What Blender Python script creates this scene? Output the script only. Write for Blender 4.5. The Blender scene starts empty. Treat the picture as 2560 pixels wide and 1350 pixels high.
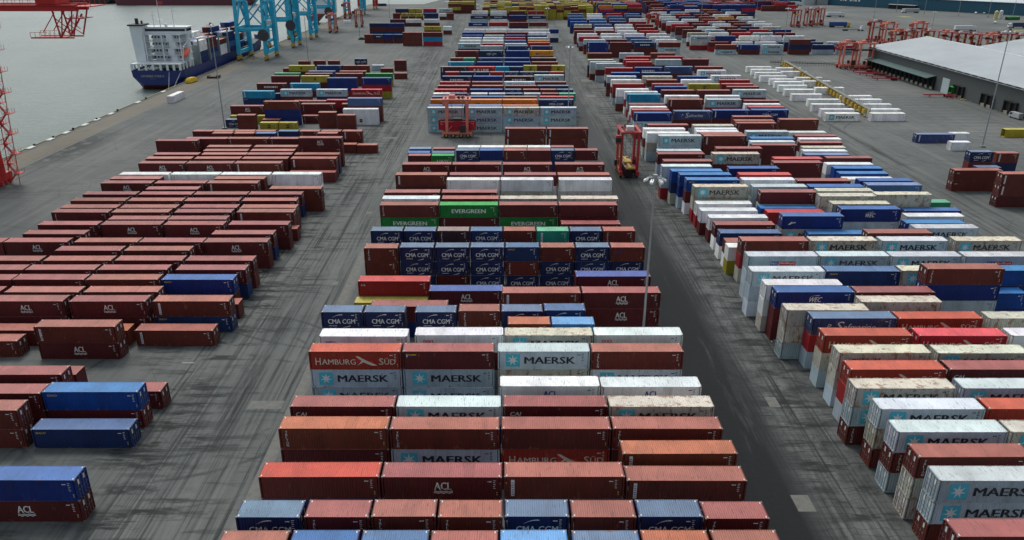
import bpy, bmesh, math, random
import numpy as np
from mathutils import Vector, Matrix
R = math.radians
random.seed(11)
sc = bpy.context.scene
COL = sc.collection
# ---------------------------------------------------------------- camera
F, TH, H, VX = 1934.0, 22.6, 57.5, 1258.0           # focal length (px of 2560), pitch, height, axis column
CT, ST = math.cos(R(TH)), math.sin(R(TH))
VH = 675 - F*math.tan(R(TH))
cam = bpy.data.cameras.new('camera'); camo = bpy.data.objects.new('camera', cam); COL.objects.link(camo)
camo.location = (0, 0, H); camo.rotation_euler = (R(90-TH), 0, 0)
cam.sensor_width = 36; cam.lens = 36*F/2560; cam.shift_x = (1280-VX)/2560
cam.clip_start = 1; cam.clip_end = 20000
sc.camera = camo
sc.render.resolution_x = 1024; sc.render.resolution_y = 540
# ---------------------------------------------------------------- light
SUN_EL, SUN_AZ = 58, 215                            # sun high, behind a thin overcast, ahead and to the left
w = bpy.data.worlds.new('World'); sc.world = w; w.use_nodes = True
nt = w.node_tree; bg = nt.nodes['Background']
sky = nt.nodes.new('ShaderNodeTexSky'); sky.sky_type = 'NISHITA'; sky.sun_disc = False
sky.sun_elevation = R(SUN_EL); sky.sun_rotation = R(-25); sky.air_density = 1.0; sky.dust_density = 3.5; sky.ozone_density = 1.0
hs = nt.nodes.new('ShaderNodeHueSaturation'); hs.inputs['Saturation'].default_value = .42; nt.links.new(sky.outputs[0], hs.inputs['Color'])
tn = nt.nodes.new('ShaderNodeMix'); tn.data_type = 'RGBA'; tn.blend_type = 'MULTIPLY'; tn.inputs[0].default_value = 1; tn.inputs[7].default_value = (.97, 1.0, .985, 1)
nt.links.new(hs.outputs[0], tn.inputs[6]); nt.links.new(tn.outputs[2], bg.inputs[0]); bg.inputs[1].default_value = 0.116
sun = bpy.data.lights.new('sun', 'SUN'); sun.energy = 0.9; sun.angle = R(14); sun.color = (1.0, .96, .9)
suno = bpy.data.objects.new('sun', sun); COL.objects.link(suno)
_sd = Vector((math.sin(R(-25))*math.cos(R(SUN_EL)), math.cos(R(-25))*math.cos(R(SUN_EL)), math.sin(R(SUN_EL))))
suno.rotation_euler = _sd.to_track_quat('Z', 'Y').to_euler()
sc.view_settings.view_transform = 'Standard'; sc.view_settings.look = 'None'
sc.view_settings.exposure = 0.4; sc.view_settings.gamma = 1.0
# ---------------------------------------------------------------- helpers
def P(x, v, z=0.0):
    """a pixel of the photograph read as a point at height z"""
    D = H - z; zc = F*D/(CT*(v-VH)); return ((x-VX)*zc/F, (zc-D*ST)/CT)
def proj(X, Y, Z):
    D = H - Z; zc = Y*CT + D*ST
    return VX + F*X/zc, 675 + F*(-Y*ST + D*CT)/zc, zc
def lin(c):
    return tuple((x/255/12.92 if x/255 <= .04045 else ((x/255+.055)/1.055)**2.4) for x in c)
def nodes(name):
    m = bpy.data.materials.new(name); m.use_nodes = True
    n = m.node_tree.nodes; return m, n, m.node_tree.links, n['Principled BSDF']
def N(n, t, **k):
    o = n.new(t)
    for a, b in k.items():
        if a.startswith('i_'): o.inputs[a[2:].replace('_', ' ')].default_value = b
        else: setattr(o, a, b)
    return o
def mixc(n, l, fac, a, b, mode='MIX'):
    m = n.new('ShaderNodeMix'); m.data_type = 'RGBA'; m.blend_type = mode
    for s, val in ((0, fac), (6, a), (7, b)):
        if hasattr(val, 'links'): l.new(val, m.inputs[s])
        else: m.inputs[s].default_value = val if s == 0 else (*val[:3], 1)
    return m.outputs[2]
def ramp(n, l, src, p0, p1, c0=(0,0,0,1), c1=(1,1,1,1)):
    r = n.new('ShaderNodeValToRGB'); r.color_ramp.elements[0].position = p0; r.color_ramp.elements[1].position = p1
    r.color_ramp.elements[0].color = c0; r.color_ramp.elements[1].color = c1; l.new(src, r.inputs[0]); return r.outputs[0]
def math_(n, l, op, a, b=None, clamp=False):
    m = n.new('ShaderNodeMath'); m.operation = op; m.use_clamp = clamp
    for i, val in enumerate((a, b)):
        if val is None: continue
        if hasattr(val, 'links'): l.new(val, m.inputs[i])
        else: m.inputs[i].default_value = val
    return m.outputs[0]
def noise(n, l, vec, scale, detail=4, rough=.55):
    t = N(n, 'ShaderNodeTexNoise'); t.inputs['Scale'].default_value = scale; t.inputs['Detail'].default_value = detail
    t.inputs['Roughness'].default_value = rough; l.new(vec, t.inputs['Vector']); return t.outputs[0]
def mapping(n, l, src, scale):
    m = n.new('ShaderNodeMapping'); m.inputs['Scale'].default_value = scale; l.new(src, m.inputs[0]); return m.outputs[0]
_pm = {}
def paint(name, rgb, rough=.55, metal=0, dirt=.35, nscale=.6):
    """a plain painted or bare surface with mottled dirt"""
    if name in _pm: return _pm[name]
    m, n, l, b = nodes(name)
    tc = n.new('ShaderNodeTexCoord')
    f1 = ramp(n, l, noise(n, l, tc.outputs['Object'], nscale, 6, .65), .42, .72)
    c = mixc(n, l, math_(n, l, 'MULTIPLY', f1, dirt), rgb, tuple(x*.45+.02 for x in rgb))
    l.new(c, b.inputs['Base Color']); b.inputs['Roughness'].default_value = rough; b.inputs['Metallic'].default_value = metal
    _pm[name] = m; return m
# box/bar/tube collector --------------------------------------------------
class MB:
    def __init__(s): s.v = []; s.f = []; s.mi = []
    def quad_box(s, corners, mi=0):
        b = len(s.v); s.v += [tuple(c) for c in corners]
        for q in ((0,3,2,1),(4,5,6,7),(0,1,5,4),(1,2,6,5),(2,3,7,6),(3,0,4,7)):
            s.f.append(tuple(b+i for i in q)); s.mi.append(mi)
    def box(s, x0, x1, y0, y1, z0, z1, mi=0):
        s.quad_box([(x0,y0,z0),(x1,y0,z0),(x1,y1,z0),(x0,y1,z0),(x0,y0,z1),(x1,y0,z1),(x1,y1,z1),(x0,y1,z1)], mi); return s
    def bar(s, a, b, w, h=None, mi=0):
        a, b = Vector(a), Vector(b); h = h or w; d = (b-a).normalized()
        up = Vector((0,0,1)) if abs(d.z) < .95 else Vector((0,1,0))
        r = d.cross(up).normalized()*w/2; u = r.cross(d).normalized()*h/2
        s.quad_box([a-r-u, a+r-u, b+r-u, b-r-u, a-r+u, a+r+u, b+r+u, b-r+u], mi); return s
    def tube(s, a, b, r0, r1=None, k=10, mi=0):
        a, b = Vector(a), Vector(b); r1 = r0 if r1 is None else r1; d = (b-a).normalized()
        up = Vector((0,0,1)) if abs(d.z) < .95 else Vector((0,1,0))
        e1 = d.cross(up).normalized(); e2 = e1.cross(d).normalized(); n0 = len(s.v)
        for c, r in ((a, r0), (b, r1)):
            for i in range(k):
                t = 2*math.pi*i/k; s.v.append(tuple(c + e1*r*math.cos(t) + e2*r*math.sin(t)))
        for i in range(k):
            j = (i+1) % k; s.f.append((n0+i, n0+j, n0+k+j, n0+k+i)); s.mi.append(mi)
        s.f.append(tuple(n0+i for i in reversed(range(k)))); s.mi.append(mi)
        s.f.append(tuple(n0+k+i for i in range(k))); s.mi.append(mi); return s
    def prism(s, poly, axis, a, b, mi=0):
        """poly: 2-D outline; axis 'x','y','z' is the direction of extrusion from a to b"""
        def pt(p, t):
            return {'x': (t, p[0], p[1]), 'y': (p[0], t, p[1]), 'z': (p[0], p[1], t)}[axis]
        n0 = len(s.v); k = len(poly)
        s.v += [pt(p, a) for p in poly] + [pt(p, b) for p in poly]
        s.f.append(tuple(n0+i for i in range(k))); s.mi.append(mi)
        s.f.append(tuple(n0+k+i for i in reversed(range(k)))); s.mi.append(mi)
        for i in range(k):
            j = (i+1) % k; s.f.append((n0+i, n0+k+i, n0+k+j, n0+j)); s.mi.append(mi)
        return s
    def mesh(s, name, mats, smooth=False):
        me = bpy.data.meshes.new(name); me.from_pydata(s.v, [], s.f)
        for m in (mats if isinstance(mats, (list, tuple)) else [mats]): me.materials.append(m)
        me.polygons.foreach_set('material_index', s.mi)
        bm = bmesh.new(); bm.from_mesh(me); bmesh.ops.recalc_face_normals(bm, faces=bm.faces); bm.to_mesh(me); bm.free()
        if smooth: me.polygons.foreach_set('use_smooth', [True]*len(me.polygons))
        return me
    def build(s, name, mats, parent=None, loc=None, smooth=False):
        return link(name, s.mesh(name, mats, smooth), parent, loc)
def link(name, me, parent=None, loc=None):
    o = bpy.data.objects.new(name, me); COL.objects.link(o)
    if parent: o.parent = parent
    if loc: o.location = loc
    return o
def tag(o, label=None, cat=None, group=None, kind=None):
    if label: o['label'] = label
    if cat: o['category'] = cat
    if group: o['group'] = group
    if kind: o['kind'] = kind
    return o
def empty(name, loc, rz=0, label=None, cat=None, group=None):
    o = bpy.data.objects.new(name, None); COL.objects.link(o); o.location = loc; o.rotation_euler = (0, 0, rz)
    return tag(o, label, cat, group)
def copy_tree(o, parent=None):
    c = o.copy(); COL.objects.link(c)
    if parent: c.parent = parent
    for ch in [x for x in KIDS.get(o.name, [])] if False else list(o.children): copy_tree(ch, c)
    return c
# ---------------------------------------------------------------- the container stacks
# one line per row: row top-edge height in the picture, tiers, then per stack  x colour.mark/lower/lower
# (* twenty-foot, + forty-five-foot, @ own top edge, # own tiers)
D_M = """
1373 3: 538b* 718B* 898N* 1074b* 1250L* 1434S* 1611o* 1790b*
1292 3: 588n.cma* 770m.vt* 942b.vt* 1105b.vt* 1265n.cma* 1424b* 1583n.cma* 1745m.vt@1297*
1192 3: 655q 949m.acl 1255b.pl 1567b.pl@1202
1134 3: 1556o.pl
1072 3: 698o.vt/m/m 976b.vt/g.ma/m 1251b/O.ham/m 1530b.vt/m/m
1016 3: 724m.cai 990W.ma 1262m.cai 1520e.ma
965 3: 1252w.ac2 1502w.ac2@967
879 3: 770O.ham/g.ma/g.ma 1005m.seb/g.ma/g.ma 1246g.ma/e/g 1478b.vt/W.ma/g
838 3: 797w.js@841 1040w.ooc 1262e.ma 1483w.ooc
810 3: 1270o* 1380L*
780 3: 803n.cma* 907n.cma* 1037n.cma* 1147b.vt@777* 1255n.cma@778* 1359N.cma@776*
766 2: 925m
732 3: 1256b.pl/b/m 1455m.acl/m.acl/m
727 2: 1072p.acl/m
757 1: 885y
691 3: 1440p.acl/m/m
705 2: 893r.ca/y
618 3: 909b.vt@620/b/n.cma* 999n.cma/n.cma/n.cma* 1090n.cma/n.cma/m* 1178n.cma/n.cma/n.cma* 1265N.sea/b.vt/n.cma* 1353b/n.cma/n.cma* 1437n.cma/N.cma/n.cma* 1524b.js/n.cma/n.cma*
577 3: 932n.cma* 1018n.cma* 1097d.vt* 1175N.cma* 1256b* 1335t.pl* 1420n.cma* 1505b.vt*
560 2: 1403m
512.5 3: 950b.vt/G.ev/m 1100G.ev/m.vt/m 1247m/G.ev/m 1395m/m/b
497 3: 955w 1104b 1250e.ma 1403e.ma
481 3: 960m 1104m
450 3: 1117w.bvt/e/g 1251w/e/g 1398w/e/g
437 3: 988b.pl 1124m 1261m 1395b
411 3: 1006m.acl 1129m.vt 1257m.acl 1388m.acl
376 3: 1141n.cma* 1201B* 1260b.vt/n/m* 1317m/b/m* 1377n.cma* 1437m*
389 2: 1020m* 1079G.ua*
368 3: 1145w* 1203w* 1262e* 1320w* 1376m*
382 2: 1019B* 1080N*
372 2: 1023s* 1083m*
321.5 3: 1262b.pl/b.pl/m 1368b.pl/b.pl/m
269.5 3: 1068g.ma/g.ma/g.ma 1167g.ma/g.ma/g.ma 1257e.ma/g.ma/g.ned 1350g.ma/g.ma/g.ml
264 3: 1071B 1166s 1254o
249.5 3: 1076A.hl 1169A.hl 1256A.hl 1347n.cm4
242 3: 1080n 1174B 1255d.ca 1350r.ca
234 3: 1083w* 1126n* 1177w* 1222g* 1265n.cma* 1310g* 1355m* 1398t*
224 3: 1086R.kl 1175B 1263n.cma* 1308m* 1351b* 1393n.cma*
214.5 3: 1094b 1180b 1263m 1344n
205 3: 1099r.ham 1180b 1262W.ma 1338b
191 3: 1106n.wl 1183B 1262d.wl 1336g.ma@188
180 3: 1113r* 1151n* 1188n* 1225r* 1262n.cma* 1300n.cma* 1337n* 1374r*
167 3: 1112d.pl 1185r.kl 1250c* 1266n* 1299y.msc@164* 1334b@164* 1370y.msc@164*
155 3: 1120c.pl 1193B 1261B 1330b
145 3: 1127b* 1157T* 1196N.ca 1261B 1328d
127 3: 1138m.vt 1199n.cm4 1266B 1324a.hl
115 3: 1201g 1264N.pl 1325N.pl
109 3: 1145g.ma 1204R.ham 1262W 1320r@107
101 3: 1149w 1206w 1262s 1320a
94 3: 1153w 1207w 1262R 1320g
88 3: 1157B 1211g 1264B 1318B
81 3: 1160B+ 1213m+ 1264m+ 1316w+
73 3: 1166w+ 1217w+ 1268w+ 1318w+ 1370B*
56 3: 1171B.wl+ 1222r+ 1273m+ 1323m+
38.5 3: 1176n.wl+ 1225n.wl+ 1273B+ 1321n.wl+
27.5 3: 1179w+ 1226w+ 1272m+ 1320r+
"""
D_L = """
1201 2: -103B/m.acl
1290 1: -420b
1026 2: -208b/b -470b/b
1073 1: 76N.sea
979.5 2: 104C.sea/m -140m/m@983
978 1: 174m
936 2: -80m/m -310m/b
936 1: -30m
853 1: -160b -370m
826 1: 336b.pl 122o -88b -300b
817 2: 82b.pl/m.acl
753 2: -35m.acl/m 172m.acl/m 381b.pl/N.sea -250m
760 1: 412b
730 2: -190m 10b 208b
699 2: -152m 28m 214b 403B.sea/m
674 2: -118m 62m 243m 439m/N
651 2: -70b 108b 286m 463m/b
626 2: 137m 310b
605 2: -155m 8m.acl 184b 347m 509m.acl/m
608 1: 518b
585 2: 55m 528m/N
566 2: 86m 244m.acl 403m.acl 566m/m
572 1: 598b
548 2: 270m 418m
533 2: 123m.vt 274b 432m 588b.pl/m
519 2: 150b 299b 451m 600b
502 2: 175b 318b 460m 604m
486 2: 205m 345m 483m 620m/N
473 2: 363m 672b@472
458 2: 250m.acl 385m 516b.pl/m
447 2: 274m 535b
436 2: 297w 425w.bvt 551w 678w.bvt/w
431 1: 722m
408 2: 345m.acl 465m.acl 585b.pl
396.5 2: 363b 485b 604b 726b.pl/m
386 2: 383m 503b 616m 735b
377 2: 507m 625b
367 2: 516b 634b
352 2: 388m/m
345 3: 745m.acl/m.vt/m
361 1: 860b* 872b@372*
350 2: 470m 555b.vt 662m.vt
336 2: 525b* 580b* 634N* 790b*
328 2: 481m* 531b* 585b* 637b* 695N* 748b.vt* 802b* 855b.pl/b*
307 1: 649y.msc* 696y.msc*
299 1: 563n.cma* 655b*
288 2: 591b/b* 842b/b*
290 1: 755m.vt*
281 2: 795b/b*
291 1: 640y 572y*
265 2: 575m.acl/m
273 2: 857w/w.msc
254 3: 658b.sea/B/B
260 2: 752m.vt/m 854m
246 3: 868s
250 2: 776r 772m@254
228 2: 605c.pl/N.sea
234 1: 687n.cm4
224 2: 700g.ma 790g.ma 877R.ham/b
209 2: 641m.wl 724c.pl
195 3: 817B/B/r 903B.vt/r/y
190 2: 677m 752y.msc
184 2: 762m 838m 913G/y
183 1: 685T 985b*
178 2: 770s 848b
171 1: 707b 951b*
164 2: 721y.msc 791N.ca 857b* 891b*
163 1: 929g* 985b@161#2*
152 1: 745b@154* 783m* 819m*
147 2: 886n.cm4*
86 2: 912b/b* 933n.wl* 958B/m* 983n*
81 3: 1006b/b/b 1057m/c/R
58 3: 930n 960B
66 2: 1060y.msc 1108w*
48 2: 977m 1012w 1060w
33 2: 982m* 1002y.msc* 1021y.msc* 1040y.msc* 1060n 1099w* 1116b*
22 2: 990n 1020y.msc 1058R/B 1098g.ma
"""
D_R = """
1341 3: 2394m/g/b
1202 3: 2350g.ma/g.ma/b
1142 3: 2296b.vt/e/e
1080 3: 2245W.ma/b.vt/g 2529e.ma/g/g
1023 3: 2202W.ma/e/b 2473O/g/b
970.6 3: 2140e.ma/g.ma/b.vt 2409g.ma/m/g
923 3: 2126O.ham/r/g 2375m.cai/b/g
882.4 3: 2099e.ml/e/W 2345e.ma/b/g
839 3: 2062O.ham/e/g 2298R.ham/e/m 2531w/g/m
796 3: 2033S.saf/r/g 2247O.ham/b/e 2475e/g/b
790 2: 1985r.ham/B*
784.5 3: 1975e/e/g
776 3: 2176e/m/B
766 2: 2425C/B
745 3: 1959B.wec/m/m 2151m.vt/g/N
717 3: 1919w/w/e
702 4: 2359b.vt/B/g/m
692 3: 1892g.ma/g/W 2088N.sea/g/m 2266e.ma@691/g/N 2462C.sea@690/N/m
640.5 3: 1873g.ned/g/W 2048g.ma/b/g 2230g.ma/m/g 2414g.ned/B/g
618 2: 1822w/y
607 2: 1818b/w
602 3: 1855b.vt/r/e 2028e.ma/g/b 2205g.ma/e/m 2390e.ma/g/g
583 2: 1801N/w
583 3: 2170b/g/g
585 2: 2022C/B
575 3: 2296g.ma/m/r
562 2: 1789m.cai/w
558 2: 2266C/B
544.5 2: 1775w/m
544.5 3: 1962B.el/e.ma/g
541 2: 1930r/g
541 2: 2268w/r
527 2: 1753w/m
523 3: 2104B.wec/g/b
527 2: 2262B/g
527 2: 1908C/r
510 2: 1743w/r
510 3: 2082e.ma/e/g
506 2: 2240T/g
494 3: 2056e/g/b
488 3: 2193e/g/N
481.6 3: 1904m/g/r
483 3: 2053e/g/B
467 3: 1736e.ma/e/r 1883g/g/m 2025B/g/r 2170s@463/e/m
452 3: 1994m/e/g 2150B@452/w/r
450 3: 1717C.sea/m/w 1857w/g/b
448 2: 2112w/g
437 3: 1700C/B/g 1850r/g/m
434 2: 2100C/B
428 3: 1680C/N/e
421 3: 1823B/g/m
421 2: 2088C/B
416 3: 1656W/g/r
411 2: 2068w/g
407 3: 1935m/m/g
403 3: 1660m/n/e
397 3: 1937r/g/w
395 2: 2068m/e
387 2: 2014s/n
385 3: 1783e.ma/m/N 1645m/g/e
378 2: 2010w/g
371 3: 1792m/g/b
377 2: 1645W/n
369 2: 2008e/g
363 3: 1881m/m.pl/g
357 2: 2001m/w
355 3: 1878W/g/b
346 3: 1878C/g/N
348 2: 2001w/g
340 3: 1648g.ma/g.ma/n 1760b.pl/b/g
352 2: 1630e/N*
344 2: 1620b/w*
340 2: 1990m/g
339 3: 1758b/g/m
333 3: 1619w/e/g
331 3: 1745w/g/m 1870g.ma/m/b
331 2: 1967w/r
326 3: 1613w/b/e
323 3: 1740w/e/g
318 3: 1625m/g/b
314 3: 1734e/g/b
308 3: 1842b.vt/m/g
299 3: 1950b/b/m
302 3: 1838b/g/g
292 3: 1834b/e/m
282.5 3: 1586B.pl/g.ma/b
278 3: 1686S.saf/m/g
276 3: 1783B.pl/m/g 1880B.cm4@275/m/b
275 3: 1581r/g/b
268 3: 1577w/r/g 1873r/g/m
261 3: 1574m/e/b 1863w/g/b
257 2: 1866w/r
252 3: 1862m/e/m
249 3: 1672b.pl/m/g 1768g.ma/r/g
240 3: 1766w/g/b 1664w/m/g
236 3: 1569c.vt/g/r
230 3: 1563w/r/w
226 3: 1655m/g/b 1745m/b/g 1836g.ma@225/m/r
223 3: 1542w/g/b
217 3: 1638B/r/m 1819m/g/b
210 3: 1533r/b/g 1632r/g/b 1723y.msc/b/g 1806r/m/b
200 3: 1529w/m/g 1618b/g/e 1705w/g/r 1800r/g/b
191 3: 1518g.wl/m/b 1608e/r/g 1696B/b/m 1780w.ma@189/b/m
182 3: 1529B/r/b 1606n/b/g
176 3: 1746w.ma/g/r
170 3: 1514r/e/n 1588B.wl@169/m/g 1664S.ca@166/b/m 1739m@163/g/b
159 3: 1491g/m/g
155 3: 1476g/e/b 1566r/m/g
149 3: 1470e/n/b 1560R/g/r 1640g/m/b 1709m@148/b/g
141 3: 1565r/b/g 1645r/g/e
133 3: 1470b/m/g 1550g/m/b 1628b/e/m
106 3: 1468B.pl/B.pl/y.msc 1526m/m/m 1587n.wl/m/b 1648b/g.ma/g
99 3: 1460W/b/r 1516m/g/b 1578s/m/g 1640w/g/b
92 3: 1448R/g/b 1505w/b/g 1565s/g/m 1625w/m/b
84 3: 1444w/g/m 1503w/b/g 1562w/g/b 1618w/b/r
77 3: 1436m/m/b 1490b/g/m 1545w/g/r 1600r/b/g
69 3: 1435b/g/m 1488w/g/b 1540w/r/b 1593r/g/m
61 3: 1436e/g/m 1486s/g/b 1538w/r/b 1590m/b/g
54 3: 1426C/B/N 1474s/m/b 1524n/b/g 1574r/b/g
47 3: 1426C/B/N 1474L/m/b 1524s/b/g 1574w/b/g
40 3: 1420s/B/N 1468w/m/b 1518s/b/g 1566S/b/g
34 3: 1420s/B/N 1468w/R/b 1516R/b/g 1562s/b/g
"""
D_V = """
112 2: 1790b/g.ma 1849B.pl/m 1907g.ma/g.ma 1976b/n/b@98.6#3 2034n/g 2094R/g.ma@117
105 2: 1772m/r 1832w/n 1890w/g 1950n/m 2008n/m 2070g.ma/b
98 2: 1758b/m 1820w/g 1880b/w 1936g.ma/g 1990n/m
90 3: 1728g.ma/e/r 1790B/m/g 1850w/b/g 1905w/g/r 1962w/g/m
82 3: 1720e/w/b 1774w/m/g 1830r/m/b 1885g.ma/b/g 1940m/g/b
74 3: 1708m/b/g 1765g.ma/m/b 1820m/b/g 1876R/g/m 1932B/b/g
67 3: 1690m/b/g 1745w/b/g 1800m/g/b 1854n/g/m 1908e/b/g
60 3: 1680R/b/g 1732m/g/b 1784w/m/b 1836m/g/b 1888w/g/m
54 3: 1668w/r/b 1720m/b/g 1772g/m/b 1822b/g/m 1872w/g/b
48 3: 1656g/r/b 1706w/b/g 1757r/m/b 1806m/g/b 1855g/m/b
42 3: 1650w/r/b 1699N/b/g 1748b/m/b 1796a/g/b 1844w/m/b
36 3: 1640g/r/b 1688r/b/g 1736b/m/b 1784w/g/b 1830m/m/b
30 3: 1630w/r/b 1677g.ma/b/g 1724N/m/b 1770m/g/b 1816w/m/b
24 3: 1622b/r/b 1668B/b/g 1714w/m/b 1759o/g/b 1804s/m/b
"""
D_Q = """
284 1: 2066f.ma 2180f.bvt
273.5 1: 2054f 2170f
261 1: 2032f.bvt 2150f.js
249 1: 2022f 2128f
240 1: 2105f
236 1: 1981f
224 1: 1963f
219.5 1: 2040f
214 1: 1948f
205 1: 1938f
203 1: 2010f.js
198 1: 1926f
194 1: 1990f
190 1: 1902f
182 1: 1890f
179 1: 1955f.js
174 1: 1880f.wl
170 1: 1942f
167 1: 1868f
"""
D_X = """
426 2: 2388b.ca/b.ca
435 3: 2508b.pl/b.pl/m
420 2: 2448n.cma/m*
380 3: 2428n.cma/b/m*
383 2: 2494b.pl/n*
336 1: 2293S.pl
"""
# colours: side paint, chalked roof paint (sRGB 0-255), rust 0..1, words
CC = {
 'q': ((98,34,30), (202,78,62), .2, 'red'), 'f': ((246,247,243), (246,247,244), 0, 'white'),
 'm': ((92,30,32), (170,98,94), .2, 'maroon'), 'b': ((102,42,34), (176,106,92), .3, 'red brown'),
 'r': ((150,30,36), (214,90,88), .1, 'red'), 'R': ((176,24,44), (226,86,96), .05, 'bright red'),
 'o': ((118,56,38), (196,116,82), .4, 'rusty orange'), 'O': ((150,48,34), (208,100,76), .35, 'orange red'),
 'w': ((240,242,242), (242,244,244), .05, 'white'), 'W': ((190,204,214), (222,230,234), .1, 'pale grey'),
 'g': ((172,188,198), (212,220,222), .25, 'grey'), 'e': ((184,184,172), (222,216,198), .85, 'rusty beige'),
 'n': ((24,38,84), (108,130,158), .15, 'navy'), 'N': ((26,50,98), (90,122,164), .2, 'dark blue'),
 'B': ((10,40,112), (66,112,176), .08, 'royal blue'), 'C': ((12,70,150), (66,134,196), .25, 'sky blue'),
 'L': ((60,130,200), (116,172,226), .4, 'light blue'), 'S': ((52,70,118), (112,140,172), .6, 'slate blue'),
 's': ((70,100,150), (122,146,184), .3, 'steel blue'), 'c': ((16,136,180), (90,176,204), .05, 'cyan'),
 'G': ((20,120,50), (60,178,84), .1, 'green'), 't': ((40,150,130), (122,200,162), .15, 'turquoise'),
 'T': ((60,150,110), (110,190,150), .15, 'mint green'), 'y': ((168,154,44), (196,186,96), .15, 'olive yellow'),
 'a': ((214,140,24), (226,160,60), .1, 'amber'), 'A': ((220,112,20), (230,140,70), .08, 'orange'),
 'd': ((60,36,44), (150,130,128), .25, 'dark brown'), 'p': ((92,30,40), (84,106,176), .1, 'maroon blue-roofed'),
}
MK = {  # words for each kind of mark
 'ma': 'star and black lettering', 'ml': 'small star and lettering', 'ham': 'pale lettering and flag', 'cma': 'white lettering and swoosh',
 'cm4': 'white lettering', 'acl': 'white wave lettering', 'ac2': 'blue lettering', 'vt': 'vertical white letters', 'bvt': 'vertical blue letters',
 'pl': 'upright white plate', 'ev': 'wide white lettering', 'cai': 'slanted white letters', 'sea': 'small yellow letters',
 'seb': 'small yellow badge', 'ooc': 'small red letters', 'wec': 'slanted white lettering', 'saf': 'large script lettering', 'ned': 'blue and red patch',
 'ua': 'blocky white letters', 'msc': 'black square mark', 'hl': 'small dark lettering', 'kl': 'white ring and lettering', 'ca': 'small white mark',
 'js': 'small blue letters', 'wl': 'pale lettering', 'el': 'white arrow mark'}
import re
BLOCKS = [('middle block', D_M, 'bgmnweB'), ('left block', D_L, 'bbmmbN'), ('right block', D_R, 'bgmrge'),
          ('far right block', D_V, 'bgmrge'), ('white reefer rows', D_Q, 'f'), ('small group right of the blocks', D_X, 'b')]
LEN = {'': 12.19, '*': 6.06, '+': 13.72}
def parse(txt):
    out = []
    for ln in txt.strip().splitlines():
        head, body = ln.split(':'); v, n = head.split(); v = float(v); n = int(n)
        cells = []
        for t in body.split():
            m = re.match(r'(-?\d+(?:\.\d+)?)(.*)$', t); x = float(m[1]); s = m[2]
            L = '' 
            for k in '*+':
                if k in s: L = k; s = s.replace(k, '')
            vv, nn = v, n
            m = re.search(r'@([\d.]+)', s)
            if m: vv = float(m[1]); s = s.replace(m[0], '')
            m = re.search(r'#(\d)', s)
            if m: nn = int(m[1]); s = s.replace(m[0], '')
            tiers = [tuple((q.split('.')+[''])[:2]) for q in s.split('/')]
            cells.append(dict(x=x, v=vv, n=nn, L=LEN[L], tiers=tiers))
        out.append((v, n, cells))
    return out
STACKS = []
for bi, (bname, txt, fill) in enumerate(BLOCKS):
    rows = []
    for v, n, cells in parse(txt):
        Y = P(0, v, 2.75*n)[1]
        for c in cells:
            # own height: keep the row's depth, let the top follow its own edge
            r = (c['v']-675)/F; D = Y*(r*CT+ST)/(CT-r*ST); top = H-D
            nn = c['n']
            h = min(2.93, max(2.56, top/nn)); c['h'] = h
            c['Y'] = Y; zc = Y*CT+(H-h*nn)*ST; c['X'] = (c['x']-VX)*zc/F
        rows.append([Y, v, cells])
    # nearer rows first; push a farther row back until its stacks stand clear of those in front
    rows.sort(key=lambda r: r[0]); placed = []
    for row in rows:
        cs = sorted(row[2], key=lambda c: c['X'])
        for it in range(30):                       # stacks of one row stand clear of each other
            for a, b in zip(cs, cs[1:]):
                g = a['X']+a['L']+.22-b['X']
                if g > 0: a['X'] -= g/2; b['X'] += g/2
        sh = 0
        for c in cs:
            for p in placed:
                if c['X'] < p['X']+p['L']+.15 and p['X'] < c['X']+c['L']+.15:
                    sh = max(sh, p['Y']+2.438+.35-c['Y'])
        for c in cs:
            c['Y'] += max(0, sh)
            c['h'] = c['h']
        placed += cs
        row[0] = cs[0]['Y']
        row.append(sh)
    rows.sort(key=lambda r: r[0])
    for ri, row in enumerate(rows):
        for ci, c in enumerate(sorted(row[2], key=lambda c: c['X'])):
            rng = random.Random(bi*10007+ri*101+ci)
            t = list(c['tiers'])
            while len(t) < c['n']: t.append((rng.choice(fill), rng.choice(['', '', '.'])[:0] or ''))
            c['tiers'] = t[:c['n']]; c['block'] = bname; c['row'] = ri+1; c['col'] = ci+1; c['ncol'] = len(row[2])
            STACKS.append(c)
# far yards beyond the blocks: counted only by their colours, same ground, same sizes
rng = random.Random(5)
def fill(x0, x1, v0, v1, n, L, cols, pitch=4.6, drop=.08, nm='distant yard', skew=0):
    ya, yb = P(0, v0, 2.75*n)[1], P(0, v1, 2.75*n)[1]; Y = ya
    Xa0, _ = P(x0, v0, 2.75*n); Xb0, _ = P(x1, v0, 2.75*n)
    ri = 0
    while Y < yb:
        X = Xa0 + skew*(Y-ya)
        while X + L < Xb0 + skew*(Y-ya):
            if rng.random() > drop:
                k = max(1, n - (rng.random() < .3)); h = rng.choice((2.6, 2.9))
                STACKS.append(dict(X=X, Y=Y, L=L, h=h, n=k, tiers=[(rng.choice(cols), '') for _ in range(k)], block=nm, row=ri+1, col=1, ncol=9))
            X += L+.35
        Y += pitch; ri += 1
fill(1206, 1500, 16, -6, 4, 6.06, 'yyyyyybbymn', drop=.03)
fill(1120, 1204, 3, -6, 4, 12.19, 'yybbm')
fill(1500, 1640, 13, -6, 4, 12.19, 'yBbaBRbB')
fill(1640, 1900, 14, -6, 4, 12.19, 'BBbRmNBm')
fill(1906, 2010, 6, -6, 3, 12.19, 'mbRB', drop=.3)
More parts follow.
